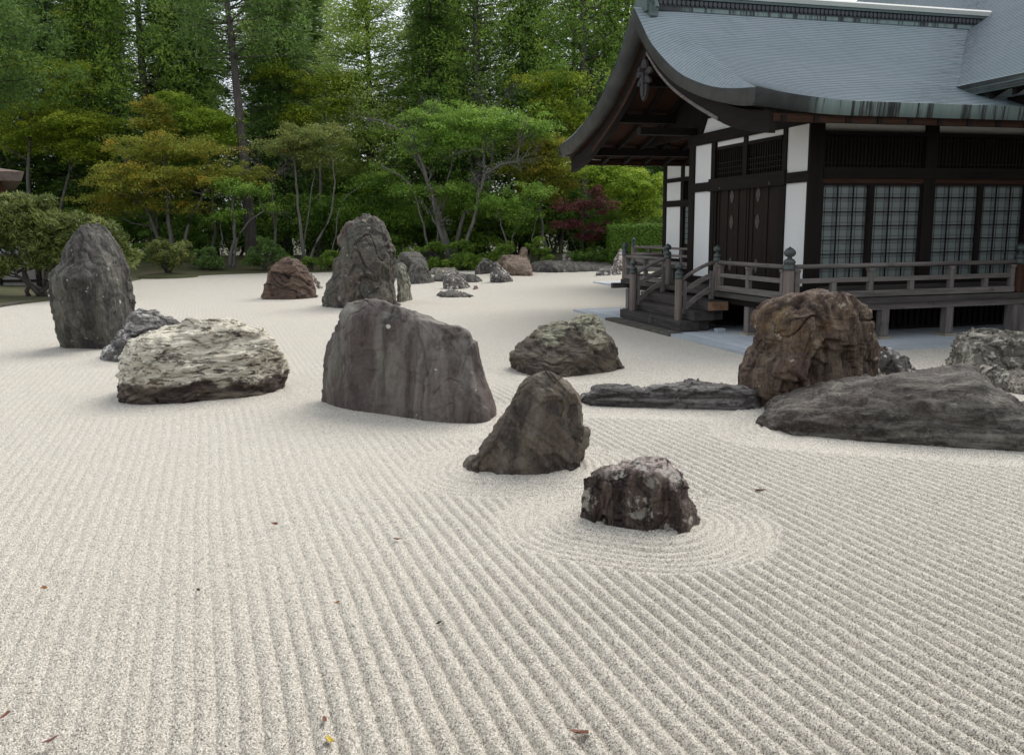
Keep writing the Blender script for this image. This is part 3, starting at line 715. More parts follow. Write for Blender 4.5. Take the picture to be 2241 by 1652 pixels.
lip_m = plain_mat("dark_sheet_edges", (.06, .075, .08), .6, .3, 6)  # lip faces of the roof courses, darker than the sheets

hall = tag(empty("temple_wing", (CX, CY, 0), TH), "dark timber temple wing with white plaster panels and a curved copper gable roof", "temple")
BW, AW = .962, .927                                       # wall planes
def P(name, x0, x1, y0, y1, z0, z1, mat, parent=None, bevel=0):
    return MB().box(x0, x1, y0, y1, z0, z1).build(name, mat, parent or hall, bevel=bevel)

# gable-side wall: plaster, columns, door bay
for y0, y1 in ((AW + .03, 1.71), (4.85, 5.68)):
    P("plaster_panel", BW, BW + .1, y0, y1, 1.04, 3.07, plaster)
    P("plaster_panel", BW, BW + .1, y0, y1, 3.28, 4.17, plaster)
P("column", BW - .035, BW + .285, AW - .03, AW + .03, .86, 4.42, dk['z'])
P("column", BW + .003, BW + .285, AW + .03, AW + .25, .86, 4.42, dk['z'])
P("column", BW - .03, BW + .2, 1.71, 1.84, .86, 4.2, dk['z'])
P("column", BW - .03, BW + .2, 4.66, 4.85, .86, 4.2, dk['z'])
P("column", BW - .04, BW + .25, 5.68, 5.95, .86, 4.42, dk['z'])
P("beam", BW - .05, BW + .1, AW - .04, 5.96, 3.07, 3.28, dk['y'])
P("beam", BW - .06, BW + .14, AW - .05, 5.98, 4.172, 4.43, dk['y'])
P("sill_beam", BW - .05, BW + .2, AW - .04, 5.97, .86, 1.038, dk['y'])
P("beam", BW - .07, BW - .052, 1.68, 4.88, 3.05, 3.34, dk['y'])
for y0, y1 in ((1.93, 3.27), (3.43, 4.64)):
    P("plaster_panel", BW + .02, BW + .1, y0, y1, 4.06, 4.171, plaster)
    tr = P("transom_lattice", BW + .09, BW + .11, y0, y1, 3.285, 4.058, under_m)
    mb = MB(); n = 14
    for i in range(n + 1):
        yy = y0 + (y1 - y0) * i / n
        mb.box(BW + .03, BW + .06, yy - .014, yy + .014, 3.345, 4.0)
    for zz in (3.45, 3.56, 3.68): mb.box(BW + .025, BW + .0295, y0, y1, zz - .012, zz + .012)
    mb.build("lattice_bars", dk['z'], tr)
    P("transom_frame", BW + .0, BW + .07, y0, y1, 3.985, 4.058, dk['y'])
P("mullion", BW - .01, BW + .1, 3.27, 3.43, 3.285, 4.171, dk['z'])
P("door_jamb", BW - .02, BW + .1, 1.845, 1.95, 1.04, 3.07, dk['z'])
P("door_jamb", BW - .02, BW + .1, 4.56, 4.655, 1.04, 3.07, dk['z'])
doorw = wood_mat("door_boards", (.012, .0075, .006), (.026, .016, .013), 'z', .6)
crest_m = plain_mat("crest_metal", (.1, .085, .075), .45, .3, 9, .6)
for y0, y1, yc in ((1.955, 3.245, 2.79), (3.255, 4.555, 3.9)):
    lf = P("door_leaf", BW + .03, BW + .08, y0, y1, 1.045, 3.065, doorw)
    mb = MB()
    for yy in (y0 + .05, (y0 + yc) / 2 + .06, yc + .22, y1 - .05):
        mb.box(BW + .012, BW + .028, yy - .04, yy + .04, 1.05, 3.06)
    mb.build("door_stile", doorw, lf)
    for zc in (1.38, 2.33, 2.9):
        w_, h_ = .075, .155
        mb = MB()
        pts = [(yc + w_ * math.sin(a) * (1 - .25 * abs(math.cos(a)) ** 3), zc + h_ * math.cos(a) * abs(math.cos(a)) ** .3) for a in np.linspace(0, 2 * math.pi, 24, endpoint=False)]
        ctr = len(pts)
        mb.prism(pts[::-1], 'x', BW + .014, BW + .0285)
        mb.box(BW + .008, BW + .0138, yc - .006, yc + .006, zc - h_ * .9, zc + h_ * .9)
        for k in (-1, 1):
            mb.prism([(yc + k * .012, zc), (yc + k * .055, zc + .05), (yc + k * .05, zc + .085), (yc + k * .016, zc + .04)][::k], 'x', BW + .008, BW + .0138)
            mb.prism([(yc + k * .012, zc - .01), (yc + k * .055, zc - .06), (yc + k * .05, zc - .095), (yc + k * .016, zc - .05)][::-k], 'x', BW + .008, BW + .0138)
        mb.build("door_crest", crest_m, lf)
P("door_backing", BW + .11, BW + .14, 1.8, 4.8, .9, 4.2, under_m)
P("bronze_stud", BW - .085, BW - .07, 2.2, 2.24, 3.08, 3.14, bronze); P("bronze_stud", BW - .085, BW - .07, 4.3, 4.34, 3.08, 3.14, bronze)
# wall behind the porch corner
P("plaster_panel", 1.25, 2.8, 5.84, 5.9, 1.0, 4.4, plaster)
P("plaster_panel", 2.75, 2.85, 5.96, 9.0, 1.0, 4.4, plaster)

# shoji front
bays = [(1.272, 2.345, 2.44, 3.6), (3.885, 5.005, 5.085, 6.17)]
P("sill_beam", BW + .29, 9, AW - .06, AW + .14, .9, 1.03, gwd['x'])
P("sill_beam", BW + .29, 9, AW - .02, AW + .12, 1.035, 1.112, dk['x'])
P("beam", BW + .29, 9, AW - .05, AW + .12, 3.14, 3.35, dk['x'])
P("beam", BW + .29, 9, AW - .015, AW + .11, 3.045, 3.138, red['x'])
P("beam", BW + .29, 9, AW - .05, AW + .12, 3.97, 4.035, dk['x'])
P("plaster_panel", BW + .29, 9, AW + .04, AW + .1, 4.037, 4.46, plaster)
for x0, x1 in ((3.6, 3.885), (6.17, 6.45)):
    P("column", x0, x1, AW - .03, AW + .22, 1.032, 4.46, dk['z'])
P("shoji_stile", 2.345, 2.44, AW - .005, AW + .07, 1.113, 3.044, dk['z'])
P("shoji_stile", 5.005, 5.085, AW - .005, AW + .07, 1.113, 3.044, dk['z'])
for xa, xb, xc, xd in bays:
    for x0, x1 in ((xa, xb), (xc, xd)):
        sh = P("shoji_screen", x0, x1, AW + .07, AW + .085, 1.113, 3.044, shoji_m)
        mb = MB(); W_ = x1 - x0
        for i in range(1, 3):
            xx = x0 + W_ * i / 3; mb.box(xx - .011, xx + .011, AW + .01, AW + .032, 1.113, 3.044)
        for i in range(1, 7):
            zz = 1.113 + 1.931 * i / 7; mb.box(x0, x1, AW + .012, AW + .034, zz - .009, zz + .009)
        mb.box(x0 - .01, x0 + .03, AW + .005, AW + .04, 1.113, 3.044); mb.box(x1 - .03, x1 + .01, AW + .005, AW + .04, 1.113, 3.044)
        mb.box(x0, x1, AW + .004, AW + .041, 1.114, 1.16); mb.box(x0, x1, AW + .004, AW + .041, 3.0, 3.043)
        mb.build("outer_lattice", dk['z'], sh)
        mb = MB()
        for i in range(6):
            xx = x0 + W_ * (i + .5) / 6 + .02; mb.box(xx - .004, xx + .004, AW + .058, AW + .0695, 1.113, 3.044)
        for i in range(14):
            zz = 1.113 + 1.931 * (i + .5) / 14; mb.box(x0, x1, AW + .06, AW + .0697, zz - .005, zz + .005)
        mb.build("inner_lattice", plain_mat("thin_grey_bars", (.075, .09, .086), .5) if "thin_grey_bars" not in bpy.data.materials else bpy.data.materials["thin_grey_bars"], sh)
for x0, x1 in ((1.29, 3.6), (3.885, 6.17), (6.45, 9)):
    tr = P("transom_lattice", x0, x1, AW + .09, AW + .11, 3.352, 3.968, under_m)
    mb = MB(); n = int((x1 - x0) / .085)
    for i in range(n + 1):
        xx = x0 + (x1 - x0) * i / n; mb.box(xx - .017, xx + .017, AW + .03, AW + .06, 3.352, 3.968)
    for zz in (3.43, 3.9): mb.box(x0, x1, AW + .025, AW + .0295, zz - .014, zz + .014)
    mb.build("lattice_bars", dk['z'], tr)

# veranda floor and supports
dk_y1 = 7.82
deck = empty("veranda", (0, 0, 0), 0, hall)
mb = MB()
for i in range(6): mb.box(-.06 + .185 * i, .12 + .185 * i, 1.1 if i else 1.1, dk_y1, .78, .862)
mb.build("deck_boards", gwd['y'], deck)
mb = MB()
for i in range(6): mb.box(-.06 if i < 1 else -.06, 9, -.06 + .19 * i, .125 + .19 * i, .78, .86)
mb.build("deck_boards", gwd['x'], deck)
MB().box(-.085, -.062, -.085, dk_y1 + .02, .765, .868).build("edge_board", gwd['y'], deck)
MB().box(-.062, 9, -.085, -.062, .765, .868).build("edge_board", gwd['x'], deck)
MB().box(.04, .17, .18, dk_y1 - .1, .63, .778).build("floor_beam", dk['y'], deck)
MB().box(.04, 9, .04, .175, .62, .778).build("floor_beam", gw['x'], deck)
MB().box(-.4, 1, 7.62, 7.76, .64, .775).build("floor_beam", gwd['x'], deck)
foot_m = plain_mat("foot_stone", (.33, .29, .22), .85)
for x, y, w_ in ((2.18, .11, .085), (3.68, .11, .085), (5.24, .02, .13), (6.9, .11, .085), (.62, .11, .08), (.11, 1.5, .085), (.11, 3.3, .08), (.11, 5.6, .08), (.06, 7.55, .085)):
    ps = MB().box(x - w_, x + w_, y - w_ + .002, y + w_, .1, .62).build("support_post", gw['z'], deck, bevel=.006)
    MB().box(x - w_ - .05, x + w_ + .05, y - w_ - .05, y + w_ + .05, .05, .1).build("foot_stone", foot_m, ps)
mb = MB(); mb.box(1.2, 9, 1.35, 1.4, .0, .86); mb.box(1.2, 1.25, 1.4, 8, 0, .86)
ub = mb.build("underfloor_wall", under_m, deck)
mb = MB()
for i in range(46): mb.box(1.25 + i * .15, 1.31 + i * .15, 1.3, 1.345, .12, .8)
mb.box(1.2, 9, 1.3, 1.346, .05, .118)
mb.build("underfloor_slats", dk['z'], deck)

# railings
rail = empty("railing", (0, 0, 0), 0, hall)
CAP = [(.0, 0), (.085, 0), (.09, .02), (.09, .05), (.083, .055), (.083, .1), (.09, .105), (.09, .13), (.07, .16), (.04, .175), (.035, .2), (.07, .215), (.09, .25), (.085, .285), (.055, .32), (.02, .34), (.004, .355)]
def newel(x, y, z0, ztop, par, s=1., wood=None):
    zc = ztop - .355 * s
    o = MB().lathe(x, y, [(.078 * s, z0), (.082 * s, z0 + .02), (.08 * s, zc)], 18).build("newel_post", wood or postw, par, True)
    MB().lathe(x, y, [(r * s, zc + z * s) for r, z in CAP[1:]], 18).build("finial_cap", bronze, o, True)
newel(0, 0, .865, 1.852, rail, 1.22); newel(0, 2.70, .865, 1.85, rail); newel(0, 5.13, .865, 1.85, rail); newel(0, 7.75, .865, 1.85, rail)
newel(5.24, 0, .865, 1.86, rail, 1.2, red['z'])
def rails(p, q, par, ax):
    (x0, y0), (x1, y1) = p, q
    L = math.hypot(x1 - x0, y1 - y0)
    MB().tube([(x0, y0, 1.478), (x1, y1, 1.478)], .043, 10).build("top_rail", gw[ax], par, True)
    for z0, z1, w_, nm in ((1.17, 1.258, .035, "middle_rail"), (.885, 1.0, .05, "bottom_rail")):
        if ax == 'x': MB().box(x0, x1, y0 - w_, y0 + w_, z0, z1).build(nm, gw[ax], par, bevel=.006)
        else: MB().box(x0 - w_, x0 + w_, y0, y1, z0, z1).build(nm, gw[ax], par, bevel=.006)
def strut(x, y, par, tall=True, w=.05):
    mb = MB().box(x - w, x + w, y - w + .004, y + w - .004, 1.002, 1.169 if not tall else 1.36)
    if tall:
        mb.prism([(x - w * .9, 1.361), (x + w * .9, 1.361), (x + w * 1.35, 1.405), (x + w * 1.35, 1.43), (x - w * 1.35, 1.43), (x - w * 1.35, 1.405)], 'y', y - w * 1.1, y + w * 1.1)
    mb.build("rail_strut", gw['z'], par, bevel=.005)
rails((.1, 0), (5.12, 0), rail, 'x'); rails((5.36, 0), (9, 0), rail, 'x')
rails((0, .1), (0, 2.62), rail, 'y'); rails((0, 5.21), (0, 7.67), rail, 'y')
rails((.08, 7.75), (1.2, 7.75), rail, 'x')
for x, tl in ((.16, True), (.95, False), (1.76, True), (2.68, False), (3.6, True), (4.42, False), (5.06, True), (6.2, False), (7.1, True)): strut(x, 0, rail, tl)
for y in (.17, 1.4, 2.54, 5.29, 6.4, 7.59): strut(0, y, rail)

# steps with curved handrails
st_ = empty("steps", (0, 0, 0), 0, hall)
stepw = wood_mat("step_timber", (.035, .031, .03), (.085, .076, .07), 'y', .75, (.13, .11, .1))
endw = plain_mat("orange_end_grain", (.2, .11, .065), .8, .6, 6, .3, (.34, .2, .12))
for x0, x1, y0, z0, z1 in ((-1.02, -.56, 2.36, .065, .275), (-.74, -.24, 2.3, .28, .485), (-.47, .02, 2.2, .49, .69)):
    s_ = MB().box(x0, x1, y0, 5.62, z0, z1).build("step", stepw, st_, bevel=.012)
MB().box(-.455, .005, 2.19, 2.199, .5, .68).build("end_grain", endw, s_)
MB().box(-.74, -.3, 2.44, 5.5, .07, .279).build("step_riser", stepw, st_); MB().box(-.45, 0, 2.4, 5.5, .28, .489).build("step_riser", stepw, st_)
for y in (2.70, 5.13):
    newel(-.89, y, .06, 1.505, st_)
    for zu, zl, r_, nm, flat in ((1.478, 1.13, .04, "handrail", False), (1.215, .83, .05, "middle_handrail", True), (.93, .46, .055, "lower_handrail", True)):
        N_ = 14; A_, B_ = [], []
        pts = []
        for i in range(N_ + 1):
            s2 = i / N_; x = -.06 - .76 * s2
            zz = zu + (zl - zu) * (s2 ** 1.45)
            pts.append((x, zz))
        if not flat: MB().tube([(x, y, z) for x, z in pts], r_, 9).build(nm, gw['x'], st_, True)
        else:
            MB().strip([(x, z - r_) for x, z in pts][::-1], [(x, z + r_) for x, z in pts][::-1], 'y', y - .036, y + .036).build(nm, gw['x'], st_)
    for xa, za, zb in ((-.80, .4, 1.1), (-.16, .7, 1.3)): MB().box(xa, xa + .075, y - .04, y + .04, za, zb).build("rail_strut", gw['z'], st_)

# stone apron
gran = None
def stone_mat():
    m, nt, B = mat_new("pale_granite_paving"); t = NT(nt)
    br = t.n("ShaderNodeTexBrick"); br.offset = .5
    br.inputs["Scale"].default_value = 1; br.inputs["Mortar Size"].default_value = .008; br.inputs["Brick Width"].default_value = .92; br.inputs["Row Height"].default_value = .6
    br.inputs["Color1"].default_value = (.46, .5, .53, 1); br.inputs["Color2"].default_value = (.52, .56, .6, 1); br.inputs["Mortar"].default_value = (.16, .17, .18, 1)
    t.l(t.coord(loc=(.3, .02, 0)), br.inputs["Vector"])
    col = t.mix(t.math('MULTIPLY', t.ramp(t.noise(t.coord(), 3, 8, .7), .4, .7), .3), br.outputs[0], (.4, .43, .45))
    t.l(col, B.inputs["Base Color"]); B.inputs["Roughness"].default_value = .7
    return m
pave_m = stone_mat(); curb_m = plain_mat("granite_curb", (.42, .46, .49), .75, .2, 8)
mossc = plain_mat("old_mossy_stone", (.09, .085, .07), .9, .4, 5, .2, (.14, .13, .11))
pv = empty("pavement", (CX, CY, 0), TH); pv["kind"] = "structure"
MB().box(-1.02, 10, -.82, 8.05, -.05, .052).build("paving", pave_m, pv)
mb = MB(); mb.box(-1.32, -1.025, -1.12, 2.15, -.05, .056); mb.box(-1.32, -1.025, 5.75, 8.2, -.05, .056); mb.box(-1.02, 10, -1.12, -.825, -.05, .056); mb.box(-1.02, 3.6, 8.055, 8.3, -.05, .056)
mb.build("curb", curb_m, pv)
mb = MB()
for i in range(5): mb.box(-1.36, -1.026, 2.16 + i * .717, 2.16 + i * .717 + .705, -.05, .06 + .006 * (i % 2))
mb.build("old_curb", mossc, pv)
MB().box(-.3, -.12, 2.05, 2.2, .053, .13).build("stone_block", curb_m, hall)

# ------------------------------------------------------------------ the wing's roof
MAINP = np.array([(-.35, 4.39), (.5, 4.74), (1.3, 5.13), (2.3, 5.60), (3.3, 6.12), (4.37, 6.76), (4.95, 7.13)])
VERGE = np.array([(-.37, 4.57), (.25, 4.645), (.887, 4.75), (1.76, 4.986), (2.575, 5.295), (3.417, 5.766), (4.07, 6.226), (4.522, 6.673), (4.95, 7.11)])
LOWV = np.array([(-.33, 4.275), (.25, 4.35), (.75, 4.46), (1.98, 4.80), (3.02, 5.218), (3.91, 5.767), (4.445, 6.186), (4.95, 6.66)])
AR = 4.95; BV = -1.04; BE = 9.5
def resample(Pf, n):
    d = np.r_[0, np.cumsum(np.hypot(*np.diff(Pf, axis=0).T))]; d /= d[-1]
    # smooth spline through the points (Catmull-Rom by dense cubic Hermite)
    t = np.linspace(0, 1, n); out = []
    m = np.gradient(Pf, d, axis=0)
    for q in t:
        i = min(np.searchsorted(d, q, 'right') - 1, len(d) - 2); h = d[i + 1] - d[i]; u = (q - d[i]) / h
        out.append((2 * u**3 - 3 * u**2 + 1) * Pf[i] + (u**3 - 2 * u**2 + u) * h * m[i] + (-2 * u**3 + 3 * u**2) * Pf[i + 1] + (u**3 - u**2) * h * m[i + 1])
    return np.array(out)
NCO = 52
def roof_side(flip):
    Mn, Vg = resample(MAINP, NCO + 1), resample(VERGE, NCO + 1)
    xs = np.concatenate([np.linspace(BV, .9, 44), np.linspace(1.0, BE, 40)])
    rows = []
    for k in range(NCO):
        for kk, off in ((k, .0075), (k + 1, .0)):
            s = kk / NCO
            bc = -1.0 + .75 * s ** .8 + .25 * s
            w = np.clip((bc - xs) / (bc - BV + 1e-6), 0, 1) ** 1.5
            a = Mn[kk, 0] * (1 - w) + Vg[kk, 0] * w
            z = Mn[kk, 1] * (1 - w) + Vg[kk, 1] * w
            lift = .18 * np.clip((1.1 - xs) / 2.1, 0, 1) ** 2 * (1 - s) ** 2.2
            z = z + lift * (1 - w)
            tg = Mn[min(kk + 1, NCO)] - Mn[max(kk - 1, 0)]; tg = tg / np.linalg.norm(tg)
            a = a - tg[1] * off; z = z + tg[0] * off
            rows.append(np.stack([xs, 2 * AR - a if flip else a, z], -1))
    R = np.array(rows); nr, nc = R.shape[:2]
    F = grid_faces(nr, nc)
    return R.reshape(-1, 3), (F[:, ::-1] if flip else F)
roof = empty("roof", (0, 0, 0), 0, hall)
for fl in (False, True):
    V_, F_ = roof_side(fl)
    o = link("roof_slope", np_mesh("roof_slope", V_, F_), roof, copper)
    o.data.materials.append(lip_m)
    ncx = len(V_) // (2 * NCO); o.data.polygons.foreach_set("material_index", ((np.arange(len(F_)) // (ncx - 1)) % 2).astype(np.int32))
    # eave band along the slope's lower edge
    xs = np.concatenate([np.linspace(BV, 1.2, 24), np.linspace(1.5, BE, 12)])
    lift = .18 * np.clip((1.1 - xs) / 2.1, 0, 1) ** 2
    top = 4.392 + lift; bot = 4.15 + lift * .75
    def yy(v): return 2 * AR - v if fl else v
    Vs = np.concatenate([np.stack([xs, np.full_like(xs, yy(-.375)), top + .012], -1), np.stack([xs, np.full_like(xs, yy(-.34)), bot], -1), np.stack([xs, np.full_like(xs, yy(-.2)), bot + .02], -1)])
    Fs = grid_faces(3, len(xs))
    link("eave_band", np_mesh("eave_band", Vs, Fs if fl else Fs[:, ::-1]), roof, fascia_m)
    # verge band at the gable
    Vt, Vl = resample(VERGE, 40), resample(LOWV, 40)
    Vs = np.concatenate([np.stack([np.full(40, BV + .012), [yy(v) for v in Vt[:, 0]], Vt[:, 1] + .012], -1), np.stack([np.full(40, BV + .04), [yy(v) for v in Vl[:, 0]], Vl[:, 1]], -1), np.stack([np.full(40, BV + .3), [yy(v) for v in Vl[:, 0]], Vl[:, 1] + .03], -1)])
    Fs = grid_faces(3, 40)
    link("verge_band", np_mesh("verge_band", Vs, Fs[:, ::-1] if fl else Fs), roof, fascia_m)
    # ceiling boards, rafters, eave board and bargeboard under the slope
    Ls = resample(np.array([(-.3, 4.15), (.75, 4.42), (1.98, 4.76), (3.02, 5.2), (3.91, 5.76), (4.445, 6.18), (4.95, 6.64)]), 24)
    xs2 = np.linspace(BV + .3, BE, 30)
    up = .1 * np.clip((1.1 - xs2) / 2.1, 0, 1) ** 2
    Rr = np.array([np.stack([xs2, np.full_like(xs2, yy(a)), z + up * (1 - i / 23) + .02], -1) for i, (a, z) in enumerate(Ls)])
    Fs = grid_faces(24, 30)
    link("ceiling_boards", np_mesh("ceiling_boards", Rr.reshape(-1, 3), Fs if fl else Fs[:, ::-1]), roof, red['x'])
    for i in range(15):
        x = -.42 + i * .655
        A_ = [(yy(a), z - .015) for a, z in Ls[:-2]]; B_ = [(yy(a), z - .13) for a, z in Ls[:-2]]
        if x > .9: A_, B_ = A_[:8], B_[:8]
        MB().strip(B_, A_, 'x', x - .05, x + .05).build("rafter", dk['y'], roof)
    mb = MB(); mb.box(BV + .42, BE, min(yy(-.27), yy(-.16)), max(yy(-.27), yy(-.16)), 4.035, 4.17)
    mb.build("eave_board", red['x'], roof)
    for zc, ac in ((5.05, 2.9), (5.75, 4.1)):
        MB().box(BV + .45, 1.1, yy(ac) - .1, yy(ac) + .1, zc - .2, zc).build("purlin", dk['x'], roof)
    BL = resample(np.array([(-.25, 3.83), (.46, 3.94), (1.28, 4.15), (1.72, 4.32), (2.66, 4.70), (3.70, 5.2), (4.27, 5.56), (4.95, 6.1)]), 26)
    BU = resample(np.array([(-.25, 4.22), (.46, 4.32), (1.28, 4.53), (1.72, 4.68), (2.66, 5.04), (3.70, 5.58), (4.27, 6.0), (4.95, 6.6)]), 26)
    MB().strip([(yy(a), z) for a, z in BL], [(yy(a), z) for a, z in BU], 'x', -.70, -.56).build("bargeboard", dk['y'], roof)
    MB().strip([(yy(a), z) for a, z in BL + np.array([0, .0])][8:], [(yy(a), z + .075) for a, z in BL][8:], 'x', -.724, -.703).build("bargeboard_moulding", gw['y'] if not fl else red['y'], roof)
MB().box(-.56, 1.2, AR - .14, AR + .14, 5.95, 6.25).build("ridge_purlin", dk['x'], roof)
# carved pendant in the gable's peak
mb = MB()
out = [(0, .42), (.1, .36), (.16, .24), (.13, .14), (.26, .2), (.4, .16), (.42, .08), (.33, .04), (.24, .08), (.2, .0), (.3, -.04), (.36, -.12), (.28, -.16), (.18, -.1), (.19, -.24), (.16, -.36), (.09, -.46), (0, -.52)]
pl = [(AR + y, 5.6 + z) for y, z in out] + [(AR - y, 5.6 + z) for y, z in out[1:-1]][::-1]
for i in range(len(out) - 1):
    (y0, z0), (y1, z1) = out[i], out[i + 1]
    mb.prism([(AR - y0, 5.6 + z0), (AR + y0, 5.6 + z0), (AR + y1, 5.6 + z1), (AR - y1, 5.6 + z1)] if y0 > 0 and y1 > 0 else [(AR, 5.6 + z0), (AR + y1, 5.6 + z1), (AR - y1, 5.6 + z1)] if y0 == 0 else [(AR - y0, 5.6 + z0), (AR + y0, 5.6 + z0), (AR, 5.6 + z1)], 'x', -.78, -.72)
mb.box(-.81, -.781, AR - .05, AR + .05, 5.2, 5.75); mb.tube([(-.79, AR, 5.75), (-.9, AR, 5.78)], .05, 8)
pend_m = plain_mat("grey_carved_wood", (.055, .05, .052), .8, .4, 8, .3)
mb.build("gable_pendant", pend_m, roof)
# gable field
gf = MB(); gf.prism([(1.6, 4.432), (5.45, 4.432), (5.2, 4.8), (3.1, 4.8)], 'x', BW + .03, BW + .08)
gf.build("plaster_panel", plaster, hall)
gf = MB(); gf.prism([(5.46, 4.432), (8.9, 4.432), (AR, 6.5)], 'x', BW + .035, BW + .085); gf.prism([(3.1, 4.803), (5.2, 4.803), (AR, 6.5)], 'x', BW + .034, BW + .084)
gf.build("gable_boards", dk['z'], hall)
MB().prism([(5.38, 4.432), (5.56, 4.432), (5.3, 4.83), (5.12, 4.83)], 'x', BW - .02, BW + .028).build("gable_strut", dk['z'], hall)
MB().box(BW - .02, BW + .028, 3.0, 5.3, 4.76, 4.86).build("gable_beam", dk['y'], hall)
MB().box(-.5, 2.8, 8.85, 9.05, 4.2, 4.42).build("beam", dk['x'], hall); MB().box(-.5, 1.2, 5.7, 5.93, 4.435, 4.6).build("beam", dk['x'], hall)
# ridge with a row of round tile ends
rg = MB().box(-.62, 9.1, AR - .2, AR + .2, 7.03, 7.27).build("ridge", fascia_m, roof)
tile_m = plain_mat("dark_ridge_copper", (.07, .075, .078), .5, .3, 6)
for sgn in (-1, 1):
    mb = MB(); mb.box(-.5, 9.1, AR + sgn * .205 - .004, AR + sgn * .205 + .004, 7.12, 7.268)
    for i in range(86):
        x = -.5 + i * .112; yb = AR + sgn * .209
        mb.prism([(x + .046 * math.cos(w_), 7.20 + .058 * math.sin(w_)) for w_ in np.linspace(0, 2 * math.pi, 9, endpoint=False)], 'y', min(yb, yb + sgn * .05), max(yb, yb + sgn * .05))
    mb.build("round_tile_ends", tile_m, rg)
mb = MB(); mb.box(-.66, 9.1, AR - .27, AR + .27, 7.275, 7.33); mb.prism([(AR - .29, 7.335), (AR + .29, 7.335), (AR + .2, 7.46), (AR, 7.55), (AR - .2, 7.46)], 'x', -.7, 9.1)
mb.build("ridge_cap", patina, rg)
mb = MB(); mb.box(-.86, -.7, AR - .3, AR + .3, 6.98, 7.5); mb.box(-.8, -.63, AR - .42, AR + .42, 6.85, 7.12); mb.tube([(-.82, AR, 7.5), (-.95, AR, 7.68)], [.1, .05], 8)
for sgn in (-1, 1): mb.tube([(-.75, AR + sgn * .3, 7.4), (-.75, AR + sgn * .5, 7.25), (-.75, AR + sgn * .62, 6.98)], [.09, .08, .05], 8)
mb.build("ridge_end_ornament", patina, rg)

# ------------------------------------------------------------------ main hall: its big roof slope rises behind and to the right
mh = tag(empty("main_hall", (CX, CY, 0), TH), "great copper roof slope of the main hall rising behind the wing's ridge", "temple")
PR = np.array([(4.22, 4.93), (5.4, 5.52), (6.6, 6.2), (7.8, 6.95), (9.0, 7.75), (11, 9.2), (13, 10.8)])
Mn = resample(PR, 101); ys = np.linspace(-7, 16, 60)
rows = []
for k in range(100):
    for kk, off in ((k, .009), (k + 1, 0)):
        tg = Mn[min(kk + 1, 100)] - Mn[max(kk - 1, 0)]; tg /= np.linalg.norm(tg)
        sag = .06 * np.clip((-ys - 2) / 5, 0, 1) ** 2
        rows.append(np.stack([np.full_like(ys, Mn[kk, 0] - tg[1] * off), ys, Mn[kk, 1] + tg[0] * off + sag], -1))
R = np.array(rows)
mr = link("roof", np_mesh("roof", R.reshape(-1, 3), grid_faces(*R.shape[:2])[:, ::-1]), mh, copper_mat("copper_roof_sheets_main", (.3, .35, .385), (.375, .42, .455), .36))
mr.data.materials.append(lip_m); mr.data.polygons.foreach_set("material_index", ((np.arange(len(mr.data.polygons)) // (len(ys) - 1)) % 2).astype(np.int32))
MB().prism([(4.19, 4.94), (4.24, 4.945), (4.3, 4.74), (4.25, 4.73)], 'y', -7, 1.1).build("eave_band", fascia_m, mr)
MB().strip([(a + .08, z - .22) for a, z in PR], [(a + .06, z - .17) for a, z in PR], 'y', -7, 16).build("ceiling_boards", dk['y'], mr)
for i in range(14): MB().prism([(4.36, 4.6), (6.6, 5.8), (6.6, 5.93), (4.36, 4.72)], 'y', -6.5 + i * .55, -6.4 + i * .55).build("rafter", dk['x'], mr)
MB().box(9.2, 9.4, -7, 14, .0, 7.0).build("wall", plaster, mh)
MB().box(4.8, 5.0, -7, .2, 4.4, 4.65).build("beam", dk['y'], mh)

# ------------------------------------------------------------------ farther wing behind the porch
fw = tag(empty("rear_wing", (CX, CY, 0), TH), "rear temple wing with white panels seen beyond the gable porch", "temple")
def Q(name, x0, x1, y0, y1, z0, z1, mat, par=None): return MB().box(x0, x1, y0, y1, z0, z1).build(name, mat, par or fw)
for z0, z1 in ((1.05, 3.03), (3.27, 3.96), (4.12, 4.75)):
    Q("plaster_panel", 6.05, 6.15, 16.72, 17.98, z0, z1, plaster)
Q("plaster_panel", 6.05, 6.15, 15.0, 16.45, 4.12, 4.75, plaster)
for y0 in (16.46, 18.0, 14.6): Q("column", 6.0, 6.25, y0, y0 + .24, .86, 4.9, dk['z'])
for z0, z1 in ((3.032, 3.265), (3.965, 4.115), (.86, 1.045), (4.76, 4.95)): Q("beam", 5.99, 6.2, 11, 18.24, z0, z1, dk['y'])
sh = Q("shoji_screen", 6.09, 6.11, 14.9, 16.44, 1.6, 3.03, shoji_m)
mb = MB()
for i in range(5): mb.box(6.05, 6.08, 14.9 + i * .38, 14.93 + i * .38, 1.6, 3.03)
for i in range(8): mb.box(6.052, 6.078, 14.9, 16.44, 1.6 + i * .2, 1.62 + i * .2)
mb.build("lattice", dk['z'], sh)
Q("plaster_panel", 6.05, 6.15, 14.9, 16.44, 1.05, 1.58, dk['z'])
mb = MB()
for i in range(9): mb.box(6.06, 6.09, 14.9 + i * .18, 14.94 + i * .18, 3.27, 3.96)
mb.build("window_bars", dk['z'], fw)
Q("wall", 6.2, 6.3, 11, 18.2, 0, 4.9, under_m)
Q("wall", 6.3, 12, 18.0, 18.2, 0, 4.9, plaster)
vd = Q("veranda", 5.0, 6.0, 10, 19.1, .78, .86, gwd['y'])
for y in (10.5, 13, 15.6, 18.9): MB().box(5.05, 5.2, y - .08, y + .08, .06, .78).build("support_post", gw['z'], vd)
rr = empty("railing", (0, 0, 0), 0, fw)
newel(5.08, 19.0, .86, 1.85, rr)
rails((5.08, 10), (5.08, 18.92), rr, 'y'); rails((5.16, 19), (6.6, 19), rr, 'x')
